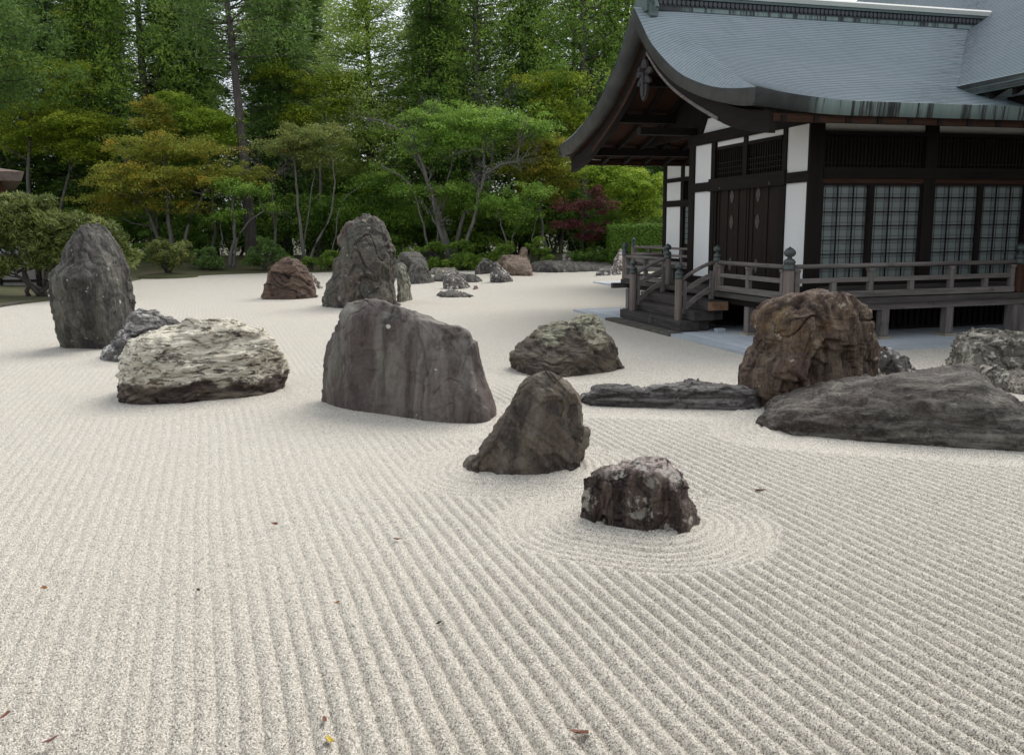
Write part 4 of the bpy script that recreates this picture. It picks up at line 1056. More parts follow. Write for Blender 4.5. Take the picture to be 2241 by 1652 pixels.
for i in range(7): strut(5.08, 10.4 + i * 1.4, rr)
Q("roof", 3.9, 13, 9.8, 20.2, 5.0, 5.25, copper)
for i in range(12): Q("rafter", 4.0, 6.6, 10 + i * .8, 10.1 + i * .8, 4.86, 4.985, dk['x'])
MB().box(3.72, 12, 8.6, 20.0, -.05, .055).build("paving", pave_m, pv)

# ------------------------------------------------------------------ trees and shrubs: tapered limbs plus thousands of separate leaves
def rnd(seed): return np.random.RandomState(seed)
def leaf_mesh(name, Pc, Nn, size, aspect=1., tint=None, patch=None, axis=None, seed=0, bend=.25):
    """one small folded leaf (two faces) per point; Nn face normals; axis optional length direction"""
    r = rnd(seed); n = len(Pc)
    Nn = Nn / (np.linalg.norm(Nn, axis=1)[:, None] + 1e-9)
    A = r.normal(size=(n, 3)) if axis is None else axis + .25 * r.normal(size=(n, 3))
    A -= (A * Nn).sum(1)[:, None] * Nn; A /= np.linalg.norm(A, axis=1)[:, None] + 1e-9
    B = np.cross(Nn, A)
    sz = size * r.uniform(.65, 1.3, n)[:, None]
    L, W = A * sz, B * sz * aspect
    fold = Nn * sz * bend * .5
    V = np.stack([Pc - L * .5, Pc + W * .42 - fold * .6 + L * .05, Pc + L * .55 - fold * .2, Pc - W * .42 - fold * .6 + L * .05], 1).reshape(-1, 3)
    F = (np.arange(n)[:, None] * 4 + np.array([[0, 1, 2, 3]])).reshape(-1, 4)
    m = np_mesh(name, V, F)
    t = r.uniform(0, 1, n) if tint is None else tint
    for nm, val in (("tint", t), ("patch", np.zeros(n) if patch is None else patch)):
        at = m.attributes.new(nm, 'FLOAT', 'POINT'); at.data.foreach_set("value", np.repeat(np.clip(val, 0, 1), 4).astype(np.float32))
    return m
def in_lobes(lobes, n, r, shell=.45):
    L = np.array(lobes); w = (L[:, 3] * L[:, 4] * L[:, 5]) ** .7; k = r.choice(len(L), n, p=w / w.sum())
    d = r.normal(size=(n, 3)); d /= np.linalg.norm(d, axis=1)[:, None]
    rad = r.uniform(0, 1, n) ** shell
    return L[k, :3] + d * rad[:, None] * L[k, 3:6], k
def pads(lobes, npad, per, pr, thick, seed, droop=.25):
    """flat, slightly drooping sprays as on a maple"""
    r = rnd(seed)
    c, kx = in_lobes(lobes, npad, r, .55); c = c + r.normal(size=c.shape) * np.array(lobes)[kx, 3:6] * .16
    c = c[np.argsort(r.uniform(size=npad))]
    R = pr * r.uniform(.5, 1.5, npad); tl = r.normal(size=(npad, 2)) * .12
    k = np.repeat(np.arange(npad), per); n = len(k)
    a = r.uniform(0, 2 * np.pi, n); q = np.sqrt(r.uniform(0, 1, n)) * (1 + .25 * np.sin(a * 3 + k) + .15 * np.sin(a * 5 + 2.1 * k))
    x, y = q * np.cos(a) * R[k], q * np.sin(a) * R[k]
    z = -droop * R[k] * q ** 2 + r.normal(size=n) * thick + tl[k, 0] * x + tl[k, 1] * y
    P_ = c[k] + np.stack([x, y, z], 1)
    N_ = np.stack([.5 * x / R[k], .5 * y / R[k], np.ones(n)], 1) + r.normal(size=(n, 3)) * .42
    t = .5 + .22 * r.normal(size=npad)[k] + .22 * r.normal(size=n)
    pc = np.clip(.5 + .3 * r.normal(size=npad), 0, 1)[k]
    return P_, N_, t, pc, c
def clumps(lobes, ncl, per, rad, seed, up=.3):
    """rounded tufts of needles or leaves"""
    r = rnd(seed)
    c, _ = in_lobes(lobes, ncl, r, .4)
    R = rad * r.uniform(.6, 1.3, ncl)
    k = np.repeat(np.arange(ncl), per); n = len(k)
    d = r.normal(size=(n, 3)); d[:, 2] += up; d /= np.linalg.norm(d, axis=1)[:, None]
    P_ = c[k] + d * (R[k] * r.uniform(.35, 1, n) ** .5)[:, None] * np.array([1, 1, .75])
    N_ = r.normal(size=(n, 3)) + d * .5
    t = .45 + .2 * r.normal(size=ncl)[k] + .2 * r.normal(size=n)
    pc = np.clip(.5 + .3 * r.normal(size=ncl), 0, 1)[k]
    return P_, N_, t, pc, c, d
def limb(mb, p, q, r0, r1, r, n=7, wig=.06, sag=.1, sides=7):
    p, q = np.array(p, float), np.array(q, float); L = np.linalg.norm(q - p)
    t = np.linspace(0, 1, n)
    pts = p + (q - p) * t[:, None]
    pts[:, 2] += sag * L * np.sin(np.pi * t) * .5
    w = np.cumsum(r.normal(size=(n, 3)), 0) * wig * L / n ** .5
    w -= t[:, None] * w[-1]; w[0] = 0
    pts = pts + w
    mb.tube(pts, r0 + (r1 - r0) * t ** .8, sides)
    return pts
def twigs(mb, p, d, L, rad, r, depth):
    """bare forking twigs"""
    d = np.array(d, float); d /= np.linalg.norm(d)
    q = np.array(p) + d * L
    pts = limb(mb, p, q, rad, rad * .55, r, 5, .12, .1, 5)
    if depth > 0:
        for k in range(r.randint(2, 4)):
            s = pts[r.randint(2, 5)]
            nd = d + r.normal(size=3) * .65 + np.array([0, 0, .15])
            twigs(mb, s, nd, L * r.uniform(.5, .75), rad * .55, r, depth - 1)
def polyline(pts, n):
    pts = np.array(pts, float); d = np.r_[0, np.cumsum(np.linalg.norm(np.diff(pts, axis=0), axis=1))]
    t = np.linspace(0, d[-1], n); out = np.stack([np.interp(t, d, pts[:, i]) for i in range(3)], 1)
    for _ in range(2): out[1:-1] = (out[:-2] + 2 * out[1:-1] + out[2:]) / 4
    return out
def plant(name, label, cat, base, trunks, centers, leafm, leaf_mat_, bark, nbr, seed, group=None, br=.05, crown="crown", shift=True):
    """assemble a tree; all points in world space on entry, local to its foot afterwards"""
    r = rnd(seed)
    b = np.array(base, float)
    root = tag(empty(name, tuple(b)), label, cat, group)
    mb = MB(); tp = []
    for pts, r0, r1 in trunks:
        pl_ = polyline(pts, 12) - b
        pl_[1:] += r.normal(size=(11, 3)) * .05 * np.array([1, 1, .2])
        mb.tube(pl_, np.linspace(r0, r1, 12) * (1 + .5 * np.exp(-np.arange(12) * 1.3)), 10)
        tp += [(q, r0 + (r1 - r0) * i / 11) for i, q in enumerate(pl_)]
    if tp and nbr:
        TPp = np.array([q for q, _ in tp]); TR = np.array([w for _, w in tp])
        sel = centers[r.permutation(len(centers))[:nbr]] - b
        for c in sel:
            dd = TPp - c; cost = np.linalg.norm(dd, axis=1) + 3 * np.maximum(dd[:, 2] + .25 * np.hypot(dd[:, 0], dd[:, 1]), 0)
            i = np.argmin(cost)
            limb(mb, TPp[i], c, min(br, TR[i] * .8), .012, r, 7, .07, .15, 5)
    if mb.v: mb.build("trunk", bark, root, True)
    if leafm is not None:
        link(crown, leafm, root, leaf_mat_)
        for v in [leafm]:
            co = np.empty(len(v.vertices) * 3, np.float32); v.vertices.foreach_get("co", co)
            co = co.reshape(-1, 3) - b.astype(np.float32); v.vertices.foreach_set("co", co.ravel()); v.update()
    return root
def lobe(x0, y0, x1, y1, Y, dep=.8):
    a, c = at_depth(x0, y1, Y), at_depth(x1, y0, Y)
    m = (a + c) / 2; rx, rz = abs(c[0] - a[0]) / 2, abs(c[2] - a[2]) / 2
    return (m[0], Y, m[2], rx, max(rx * dep, .5), rz)
def line3(px, Y, z0=None):
    out = [at_depth(x, y, Y) for x, y in px]
    if z0 is not None: out[0][2] = z0
    return out

M = dict(
    orange=leaf_mat("leaves_rusty_yellow_maple", (.2, .24, .04), (.52, .54, .09), .48, (.6, .42, .07)),
    olive=leaf_mat("leaves_yellow_green_maple", (0.199, 0.288, 0.036), (0.540, 0.640, 0.079), 0.48, (0.620, 0.624, 0.072)),
    lime=leaf_mat("leaves_lime_green", (0.170, 0.276, 0.029), (0.454, 0.600, 0.072), 0.48, (0.540, 0.624, 0.079)),
    green=leaf_mat("leaves_fresh_green", (0.128, 0.240, 0.040), (0.369, 0.576, 0.101), 0.48, (0.483, 0.640, 0.137)),
    mid=leaf_mat("leaves_mid_green", (0.078, 0.168, 0.025), (0.241, 0.384, 0.058), 0.40, (0.312, 0.432, 0.058)),
    dark=leaf_mat("needles_dark_green", (0.048, 0.102, 0.025), (0.157, 0.265, 0.061), 0.35, (0.193, 0.306, 0.061)),
    koya=leaf_mat("needles_umbrella_pine", (0.075, 0.164, 0.026), (0.275, 0.422, 0.070), 0.38, (0.375, 0.486, 0.076)),
    pine=leaf_mat("needles_blue_green_pine", (0.071, 0.144, 0.036), (0.227, 0.348, 0.086), 0.35, (0.284, 0.396, 0.086)),
    larch=leaf_mat("leaves_pale_larch", (.32, .45, .09), (.58, .72, .2), .5, (.6, .7, .24)),
    grey=leaf_mat("leaves_grey_olive", (.15, .2, .055), (.36, .42, .12), .45, (.42, .37, .12)),
    red=leaf_mat("leaves_red_maple", (0.061, 0.014, 0.017), (0.158, 0.043, 0.045), 0.42, (0.187, 0.054, 0.050)),
    laurel=leaf_mat("leaves_laurel", (0.074, 0.104, 0.022), (0.222, 0.266, 0.074), .3, (0.311, 0.333, 0.104), .42),
    shrub=leaf_mat("leaves_dark_shrub", (0.064, 0.144, 0.024), (0.213, 0.348, 0.058), 0.35, (0.284, 0.396, 0.065)),
    bright=leaf_mat("leaves_garden_shrub", (0.085, 0.168, 0.022), (0.284, 0.408, 0.058), 0.35, (0.398, 0.480, 0.065)),
    hedge=leaf_mat("leaves_hedge", (0.044, 0.104, 0.010), (0.149, 0.268, 0.027), .22),
)
bark_g = bark_mat("bark_pale_grey", (.06, .056, .048), (.16, .15, .13))
bark_b = bark_mat("bark_brown", (.04, .034, .03), (.1, .085, .075))
bark_d = bark_mat("bark_dark", (.025, .021, .018), (.06, .05, .042))
def bz(x, y): return ground_at(x, y)[2]
BANKZ = .35
def maple(label, Y, boxes, trunks, mat_, seed, npad, per, pr, leaf=.15, thick=.07, nbr=26, bark=None, name="maple_tree", br=.06, droop=.25, group=None, dep=.8):
    lb = [lobe(*b, Y, dep) for b in boxes]
    P_, N_, t, pc, c = pads(lb, int(npad * 2.1), int(per * 1.05), pr * .66, thick * 1.1, seed, droop)
    tr = [(line3(px, Y + dy, BANKZ - .3), r0 * .78, r1 * .8) for px, r0, r1, dy in trunks]
    return plant(name, label, "tree", tr[0][0][0] if tr else (lb[0][0], Y, 0), tr, c, leaf_mesh("crown", P_, N_, leaf * .76, .8, t, pc, seed=seed), mat_, bark or bark_g, nbr, seed, group, br)

maple("orange-tinged maple with grey forked trunks behind the round bush", 51.5, [(235, 292, 500, 352), (170, 350, 470, 420), (410, 352, 585, 412), (170, 400, 350, 468), (365, 425, 462, 478)],
      [([(385, 588), (372, 500), (364, 430), (361, 370), (352, 300)], .2, .06, 0), ([(361, 588), (352, 530), (327, 470), (290, 400), (262, 330)], .16, .05, .3), ([(388, 588), (407, 505), (432, 440), (470, 395), (530, 380)], .15, .05, -.3), ([(338, 588), (335, 500), (320, 440)], .17, .1, .8)],
      M['orange'], 41, 210, 105, .95, .15, nbr=46)
maple("layered yellow maple whose tiers reach the upper corner beside the dark pine", 56, [(-60, 105, 85, 165), (50, 130, 195, 182), (-40, 195, 150, 262), (80, 238, 270, 300), (110, 175, 200, 215), (-30, 255, 120, 330), (120, 300, 250, 350)],
      [([(70, 590), (66, 480), (60, 380), (75, 260), (60, 150)], .22, .06, 0), ([(120, 590), (130, 470), (160, 350), (200, 270)], .18, .05, .4)], M['olive'], 42, 230, 105, 1.0, .16, nbr=30)
maple("orange-brown topped small maple above the orange maple", 54, [(300, 215, 380, 250), (290, 250, 385, 285), (330, 275, 380, 300)], [([(345, 590), (342, 480), (338, 380), (345, 290), (335, 235)], .13, .03, 0)], M['orange'], 43, 46, 105, .75, .15, nbr=14)
maple("lime green maple spreading between the orange maple and the tall trunk", 55.5, [(372, 212, 440, 262), (395, 235, 535, 292), (430, 280, 540, 320), (330, 200, 420, 235)], [([(470, 590), (468, 480), (460, 380), (450, 300)], .14, .05, 0)], M['lime'], 44, 80, 110, .9, .15, nbr=16)
maple("slim grey-trunked tree with a broken side limb and sparse green pads", 50.5, [(452, 455, 530, 480), (470, 392, 605, 432), (560, 440, 600, 470), (440, 385, 530, 410)],
      [([(503, 590), (505, 555), (517, 512), (512, 455), (508, 400)], .16, .05, 0), ([(506, 560), (525, 500), (560, 475), (574, 463)], .09, .05, -.2), ([(478, 560), (488, 520), (482, 480)], .06, .04, .4)], M['green'], 45, 40, 90, .75, .14, nbr=16)
t9 = maple("olive-crowned tree on a slender forked bare trunk", 51, [(595, 268, 765, 320), (560, 300, 700, 340), (640, 318, 745, 372)],
      [([(668, 575), (660, 510), (646, 450), (652, 395), (640, 330)], .15, .05, 0), ([(672, 572), (692, 535), (716, 490), (738, 430), (725, 350)], .1, .04, -.3), ([(716, 490), (745, 440), (795, 402)], .05, .02, -.3), ([(650, 400), (690, 355), (710, 310)], .06, .03, .2)],
      M['grey'], 46, 105, 85, .7, .13, nbr=50, br=.045)
maple("broad bright green tree with lichen-grey boughs in the middle of the forest edge", 51.5, [(885, 222, 1110, 285), (1000, 236, 1228, 292), (875, 268, 1130, 330), (855, 308, 1000, 345), (1120, 260, 1230, 300), (920, 395, 1070, 432), (1010, 420, 1090, 470), (860, 395, 960, 425)],
      [([(985, 588), (975, 500), (945, 420), (935, 385), (905, 345), (890, 300)], .2, .06, 0), ([(990, 588), (1010, 470), (1040, 415), (1062, 378), (1130, 352), (1150, 310)], .18, .05, .3), ([(945, 420), (900, 395), (832, 362)], .1, .05, -.3), ([(940, 395), (990, 340), (1010, 280)], .1, .04, .2)],
      M['green'], 47, 215, 105, .95, .15, nbr=60, br=.07)
maple("orange and green maple under the gable's far eave", 53.5, [(1120, 290, 1262, 338), (1110, 338, 1275, 395), (1195, 380, 1260, 420), (1140, 395, 1240, 440)], [([(1195, 588), (1190, 500), (1175, 420), (1190, 340)], .16, .05, 0)], M['orange'], 48, 105, 105, .85, .15, nbr=22)
maple("yellow-green maple high between the umbrella pines and the roof", 57, [(1130, 150, 1312, 212), (1165, 205, 1310, 292), (1200, 270, 1330, 330)], [([(1230, 590), (1225, 450), (1215, 320), (1225, 200)], .18, .05, 0)], M['olive'], 49, 110, 105, .95, .16, nbr=20)
maple("small dark red maple beside the clipped hedge", 49, [(1212, 428, 1368, 468), (1195, 478, 1290, 500), (1275, 480, 1350, 516), (1283, 402, 1338, 440), (1250, 508, 1335, 526)],
      [([(1278, 580), (1277, 520), (1272, 480), (1290, 420)], .08, .03, 0), ([(1276, 530), (1240, 495), (1215, 488)], .04, .02, -.2)], M['red'], 50, 55, 85, .5, .11, thick=.05, nbr=26, bark=bark_d, br=.03)
maple("bright green maple close behind the veranda's far end", 52, [(1300, 372, 1462, 430), (1340, 420, 1462, 482), (1270, 350, 1380, 390)], [([(1400, 585), (1402, 520), (1395, 440)], .16, .06, 0)], M['lime'], 51, 100, 110, .8, .15, nbr=16, bark=bark_d)
maple("small fresh green tree with three thin stems behind the warm brown boulder", 50, [(1050, 408, 1132, 470), (1078, 432, 1182, 492), (1130, 395, 1205, 440)],
      [([(1110, 575), (1106, 515), (1092, 480), (1085, 440)], .09, .03, 0), ([(1114, 575), (1124, 505), (1142, 465)], .08, .03, .2), ([(1160, 575), (1166, 520), (1175, 470)], .06, .03, .5)], M['green'], 52, 70, 85, .55, .12, nbr=30, br=.03)
maple("yellow-green broadleaf tree left of the pale larch", 60, [(690, 150, 805, 202), (700, 192, 790, 262), (600, 230, 705, 275), (640, 160, 720, 215), (560, 130, 660, 180)], [([(700, 590), (700, 450), (705, 300), (715, 180)], .2, .05, 0)], M['olive'], 53, 100, 100, 1.0, .17, nbr=16)
maple("dim green tree filling the gap above the tallest boulder", 53.5, [(760, 360, 900, 430), (740, 420, 860, 500), (820, 440, 930, 520), (790, 500, 900, 560)], [([(820, 588), (818, 500), (815, 420)], .15, .05, 0)], M['mid'], 54, 120, 100, .9, .15, nbr=12, bark=bark_d)
maple("dark green layered tree behind the small fresh green one", 54, [(940, 430, 1080, 500), (960, 490, 1090, 560), (1080, 440, 1180, 520)], [([(1010, 588), (1012, 500), (1008, 430)], .15, .05, 0)], M['mid'], 55, 110, 100, .85, .15, nbr=12, bark=bark_d)
maple("olive far tree in front of the sky near the upper corner", 63, [(125, -10, 265, 70), (130, 60, 255, 125), (130, 110, 215, 190)], [([(190, 590), (190, 400), (190, 200), (195, 30)], .2, .05, 0)], M['olive'], 56, 110, 85, 1.0, .17, nbr=18)

maple("mid-green broadleaf tree filling the gap under the pale larch", 65, [(735, 190, 900, 270), (715, 260, 890, 345), (740, 330, 880, 420), (640, 300, 740, 400)], [([(805, 590), (806, 450), (808, 300)], .22, .06, 0)], M['lime'], 58, 130, 105, 1.1, .17, nbr=14, bark=bark_d)
# bare lichened twigs in front of the green tree's crown
def bare(label, Y, starts, seed):
    r = rnd(seed); mb = MB(); b = at_depth(starts[0][0][0], 588, Y); b[2] = .2
    for (p, q, rad) in starts:
        a, c = at_depth(*p, Y) - b, at_depth(*q, Y) - b
        pts = limb(mb, a, c, rad, rad * .6, r, 8, .05, .1, 6)
        for k in range(7):
            s = pts[r.randint(3, 8)]; d = (c - a) / np.linalg.norm(c - a) + r.normal(size=3) * .6
            twigs(mb, s, d, r.uniform(.5, 1.1), rad * .4, r, 3)
    root = tag(empty("bare_tree", tuple(b)), label, "tree")
    mb.build("trunk", bark_g, root, True)
bare("leafless grey tree twisting in front of the bright green crown", 50.8, [((985, 588), (935, 400), .15), ((935, 400), (905, 300), .1), ((905, 305), (800, 262), .06), ((905, 300), (935, 245), .06)], 61)
bare("leafless grey tree with forking boughs at the heart of the green crown", 50.6, [((1010, 588), (1060, 380), .14), ((1060, 380), (1140, 352), .09), ((1060, 378), (1055, 320), .08), ((1130, 355), (1140, 300), .06), ((1062, 330), (1000, 335), .05)], 62)
bare("thin dead grey tree showing white twigs under the umbrella pines", 56, [((1085, 588), (1080, 240), .12), ((1080, 240), (1110, 205), .05), ((1080, 250), (1050, 215), .05)], 63)
bare("thin pale dead tree with fine twigs beside the tall trunk", 53, [((600, 588), (590, 400), .1), ((590, 405), (560, 365), .05), ((590, 400), (620, 375), .05)], 64)

# tall conifers
def conifer(name, label, base, h, rmax, z0, mat_, bark, seed, style, tr=.3, group=None, nw=46, nb=7, per=34, leaf=.2, lean=0.):
    r = rnd(seed); b = np.array(base, float); Ps, Ns, Ts, Ax, Pt = [], [], [], [], []
    mb = MB()
    top = b + np.array([lean, 0, h])
    tpts = polyline([b + (0, 0, -.3), b + (lean * .3, 0, h * .4), top], 14)
    mb.tube(tpts - b, np.linspace(tr, .03, 14) * (1 + .4 * np.exp(-np.arange(14) * 1.2)), 10)
    for i in range(nw):
        f = (i + r.uniform(0, 1)) / nw; z = z0 + (h - z0) * f
        rad = rmax * ((1 - f) ** .75 * .93 + .07) * (1 if f > .12 else .7 + 2.5 * f)
        c0 = np.array([np.interp(z, tpts[:, 2] - b[2], tpts[:, 0] - b[0]), 0, z])
        for k in range(nb):
            a = r.uniform(0, 2 * np.pi); L = rad * r.uniform(.55, 1.1)
            d = np.array([math.cos(a), math.sin(a), 0])
            slope = {'cedar': -.15, 'koya': .2, 'larch': .1, 'pine': .12}[style] + r.normal() * .1
            n = max(int(per * (L / rmax) ** .8), 6)
            if style in ('cedar', 'larch'):
                s = r.uniform(.12, 1, n) ** .7
                sp = .26 * L * s * (1.15 - s * .6)
                side = np.cross(d, (0, 0, 1.))
                pos = c0 + d * (L * s)[:, None] + side * (r.normal(size=n) * sp)[:, None]
                pos[:, 2] += slope * L * s + (-.2 * L * s ** 2 if style == 'cedar' else .12 * L * s ** 2) + r.normal(size=n) * (.12 if style == 'cedar' else .2)
                Ps.append(pos); Ns.append(np.stack([r.normal(size=n) * .5, r.normal(size=n) * .5, np.ones(n)], 1)); Ax.append(np.repeat(d[None], n, 0))
                tipv = s * .35
            else:
                q = c0 + d * L; q = q + np.array([0, 0, slope * L])
                R = (.72 if style == 'koya' else .6) * r.uniform(.7, 1.25)
                nn = n // 2
                dd = r.normal(size=(nn, 3)); dd[:, 2] += .4; dd /= np.linalg.norm(dd, axis=1)[:, None]
                pos = q + dd * (R * r.uniform(.3, 1, nn) ** .5)[:, None]
                q2 = c0 + d * L * .6 + np.array([0, 0, slope * L * .6]); n2 = n - nn
                d2 = r.normal(size=(n2, 3)); d2 /= np.linalg.norm(d2, axis=1)[:, None]
                pos2 = q2 + d2 * (R * 1.1 * r.uniform(.3, 1, n2) ** .5)[:, None]
                Ps += [pos, pos2]; Ns += [r.normal(size=(nn, 3)) + (0, 0, .4), r.normal(size=(n2, 3)) + (0, 0, .4)]; Ax += [dd, d2]
                tipv = np.r_[.15 + .2 * dd[:, 2], np.zeros(n2)]  # daylight put into the tint: needles paler at tuft tops and outsides
            tv = .42 + .16 * r.normal() + .2 * r.normal(size=n) + tipv
            Ts.append(tv); Pt.append(np.full(n, np.clip(.5 + .28 * r.normal(), 0, 1)))
            if k < 3:
                limb(mb, c0, c0 + d * L * .9 + np.array([0, 0, slope * L * .9]), min(.07, tr * .35), .012, r, 5, .05, .0, 5)
    P_ = np.concatenate(Ps) + b
    m = leaf_mesh("crown", P_, np.concatenate(Ns), leaf, .36 if style != 'larch' else .5, np.concatenate(Ts), np.concatenate(Pt), np.concatenate(Ax), seed, .2)
    root = tag(empty(name, tuple(b)), label, "tree", group)
    mb.build("trunk", bark, root, True)
    co = np.empty(len(m.vertices) * 3, np.float32); m.vertices.foreach_get("co", co)
    m.vertices.foreach_set("co", (co.reshape(-1, 3) - b.astype(np.float32)).ravel()); m.update()
    link("crown", m, root, mat_)
    return root
def foot(x, Y, z=.35): 
    p = at_depth(x, 580, Y); p[2] = z; return p
conifer("umbrella_pine", "big dark umbrella pine filling the upper part left of the tall trunk", foot(345, 60), 29, 5.6, 5, M['koya'], bark_b, 71, 'koya', .4, nw=62, nb=12, per=95, leaf=.24)
conifer("umbrella_pine", "umbrella pine with bright round tufts directly above the tallest part of the green tree", foot(1050, 61), 29, 5.0, 5, M['koya'], bark_b, 72, 'koya', .4, nw=60, nb=11, per=95, leaf=.24)
conifer("umbrella_pine", "umbrella pine rising right behind the gable peak", foot(1275, 59), 29, 5.6, 5, M['koya'], bark_b, 73, 'koya', .4, nw=62, nb=12, per=95, leaf=.24)
conifer("larch_tree", "pale green feathery larch against the sky", foot(822, 62), 27, 4.8, 5.5, M['larch'], bark_d, 74, 'larch', .3, nw=64, nb=12, per=150, leaf=.22)
tp = conifer("tall_pine", "tall pine with a bare brown-grey trunk standing well above the maples", foot(556, 55), 26, 5.0, 12, M['pine'], bark_b, 75, 'pine', .37, nw=36, nb=9, per=130, leaf=.23, lean=-1.3)
conifer("black_pine", "dark drooping pine in the top corner over the yellow maple", foot(-40, 47), 20, 5.8, 8.5, M['dark'], bark_d, 76, 'pine', .4, nw=44, nb=11, per=140, leaf=.22)
# forest behind: a few kinds, copied
def children(o): return [c for c in bpy.data.objects if c.parent == o]
def copy_tree(o, loc, s, rz, label=None):
    c = o.copy(); C.objects.link(c); c.location = loc; c.scale = (s, s, s); c.rotation_euler = (0, 0, rz)
    if label: c["label"] = label
    for k in children(o):
        d = k.copy(); C.objects.link(d); d.parent = c
    return c
GB = "forest trees behind the garden"
protos = [conifer("cedar_tree", "tall dark cedar in the forest behind the maples", foot(150, 66), 30, 4.6, 2.5, M['dark'], bark_b, 81, 'cedar', .36, GB, 72, 12, 80, .33),
          conifer("cedar_tree", "tall dark cedar in the forest behind the maples", foot(470, 67), 27, 4.8, 4, M['dark'], bark_b, 82, 'cedar', .34, GB, 66, 12, 80, .33),
          conifer("umbrella_pine", "mid-green tufted conifer in the forest behind the maples", foot(960, 68), 26, 4.8, 4, M['koya'], bark_b, 83, 'koya', .34, GB, 56, 12, 85, .27)]
rr_ = rnd(5)
k = 0
for Y, xs_ in ((82, (620, 712, 1010)), (62.5, (30, 245, 430, 640, 930, 1160, 1390, 1500)), (69, (-60, 90, 300, 590, 1010, 1130, 1330, 1600)), (77, (-30, 200, 420, 690, 950, 1240, 1450))):
    for x in xs_:
        pr_ = protos[(k * 7 + int(x)) % 3 if k % 4 else 0]; k += 1
        copy_tree(pr_, tuple(foot(x + rr_.uniform(-25, 25), Y + rr_.uniform(-1.5, 1.5))), rr_.uniform(.85, 1.15), rr_.uniform(0, 6.28))
# dim undergrowth between the trunks
def bush(name, label, base, rx, ry, h, mat_, seed, ncl=60, per=90, rad=.35, leaf=.12, asp=.45, group=None, cat="shrub", bark=None, stems=4, low=.35, flat=False):
    b = np.array(base, float)
    lb = [(b[0], b[1], b[2] + h * (low + (1 - low) / 2), rx, ry, h * (1 - low) / 2 + .02), (b[0], b[1], b[2] + h * .4, rx * .85, ry * .85, h * .38)]
    r = rnd(seed)
    for _ in range(4):
        a = r.uniform(0, 6.28); lb.append((b[0] + rx * .5 * math.cos(a), b[1] + ry * .5 * math.sin(a), b[2] + h * r.uniform(.45, .75), rx * .5, ry * .5, h * .28))
    P_, N_, t, pc, c, d = clumps(lb, ncl, per, rad, seed, .5)
    keep = P_[:, 2] > b[2] + .03
    m = leaf_mesh("crown", P_[keep], (N_ + (0, 0, .6))[keep], leaf, asp, t[keep], pc[keep], d[keep] if asp < .6 else None, seed)
    tr = []
    for q in range(stems):
        a = r.uniform(0, 6.28); tr.append(([b + (0, 0, -.15), b + (.3 * rx * math.cos(a), .3 * ry * math.sin(a), h * .4), b + (.55 * rx * math.cos(a), .55 * ry * math.sin(a), h * .75)], .04 + .012 * h, .015))
    return plant(name, label, cat, b, tr, c, m, mat_, bark or bark_d, 10, seed, group, .03, "foliage")
GU = "undergrowth shrubs in the forest shade"
u1 = bush("shrub", "dim evergreen shrub in the shade under the forest trees", foot(430, 57), 2.6, 1.6, 3.2, M['shrub'], 91, 110, 90, .5, .17, .5, GU)
u2 = bush("shrub", "dim evergreen shrub in the shade under the forest trees", foot(620, 57.5), 2.2, 1.6, 4.2, M['shrub'], 92, 110, 90, .55, .17, .5, GU)
for i, (x, Y) in enumerate([(250, 57), (330, 58.5), (520, 58), (700, 56.5), (790, 58), (880, 57), (960, 58.5), (1050, 57.5), (1130, 58.5), (1210, 57), (1290, 57.5), (1370, 56.5), (1450, 57), (170, 58), (90, 59), (10, 58), (-60, 57), (390, 63), (570, 64), (740, 63), (930, 64), (1100, 63), (1260, 64), (210, 63), (60, 64), (1540, 58), (1310, 60), (1345, 61), (1385, 62), (1425, 61), (1465, 62), (1330, 66), (1400, 67), (1275, 61), (738, 66), (780, 67), (822, 66), (760, 72), (700, 71), (850, 71)]):
    copy_tree((u1, u2)[i % 2], tuple(foot(x, Y, .4)), rr_.uniform(.8, 1.2) * (1.7 if Y > 65.5 else 1), rr_.uniform(0, 6.28))

# clipped and natural shrubs along the gravel
def fb(x, Y): p = foot(x, Y, 0); p[2] = .15 + .04 * max(Y - 48.5, 0); return p
bush("rounded_bush", "round leafy bush on its own little moss island", (isl[0] + .1, isl[1], .18), 1.2, 1.1, 1.75, M['laurel'], 101, 85, 75, .27, .17, .32, stems=6)
def low_pine(label, x, Y, tiers, seed, mat_=None, name="garden_pine"):
    b = fb(x, Y); P_, N_, T_, C_ = [], [], [], []
    for (x0, y0, x1, y1) in tiers:
        lb = [lobe(x0, y0, x1, y1, Y, .9)]; ar = (x1 - x0) * (y1 - y0)
        p_, n_, t_, pc_, c_, d_ = clumps(lb, max(8, int(ar / 55)), 80, .2, seed, .6); seed += 1
        P_.append(p_); N_.append(n_ + (0, 0, .5)); T_.append(t_); C_.append(c_)
    m = leaf_mesh("crown", np.concatenate(P_), np.concatenate(N_), .12, .4, np.concatenate(T_), None, None, seed)
    tr = [(line3([(x, 590), (x + 4, (tiers[0][1] + tiers[-1][3]) / 2), ((tiers[0][0] + tiers[0][2]) / 2, (tiers[0][1] + tiers[0][3]) / 2)], Y), .08, .03)]
    tr[0][0][0][2] = b[2] - .1
    return plant(name, label, "shrub", b, tr, np.concatenate(C_), m, mat_ or M['bright'], bark_d, 14, seed, None, .03)
low_pine("low spreading dark pine next to the round leafy bush", 458, 49, [(430, 540, 478, 560), (422, 555, 492, 590)], 110, M['pine'])
low_pine("clipped cloud pine with a crooked trunk before the rust brown boulder's flank", 578, 49.2, [(560, 520, 600, 540), (538, 535, 622, 560), (530, 556, 580, 586), (590, 555, 645, 580)], 115, M['pine'])
low_pine("small trimmed mound shrub behind the rust brown boulder", 680, 49, [(662, 562, 701, 588)], 120)
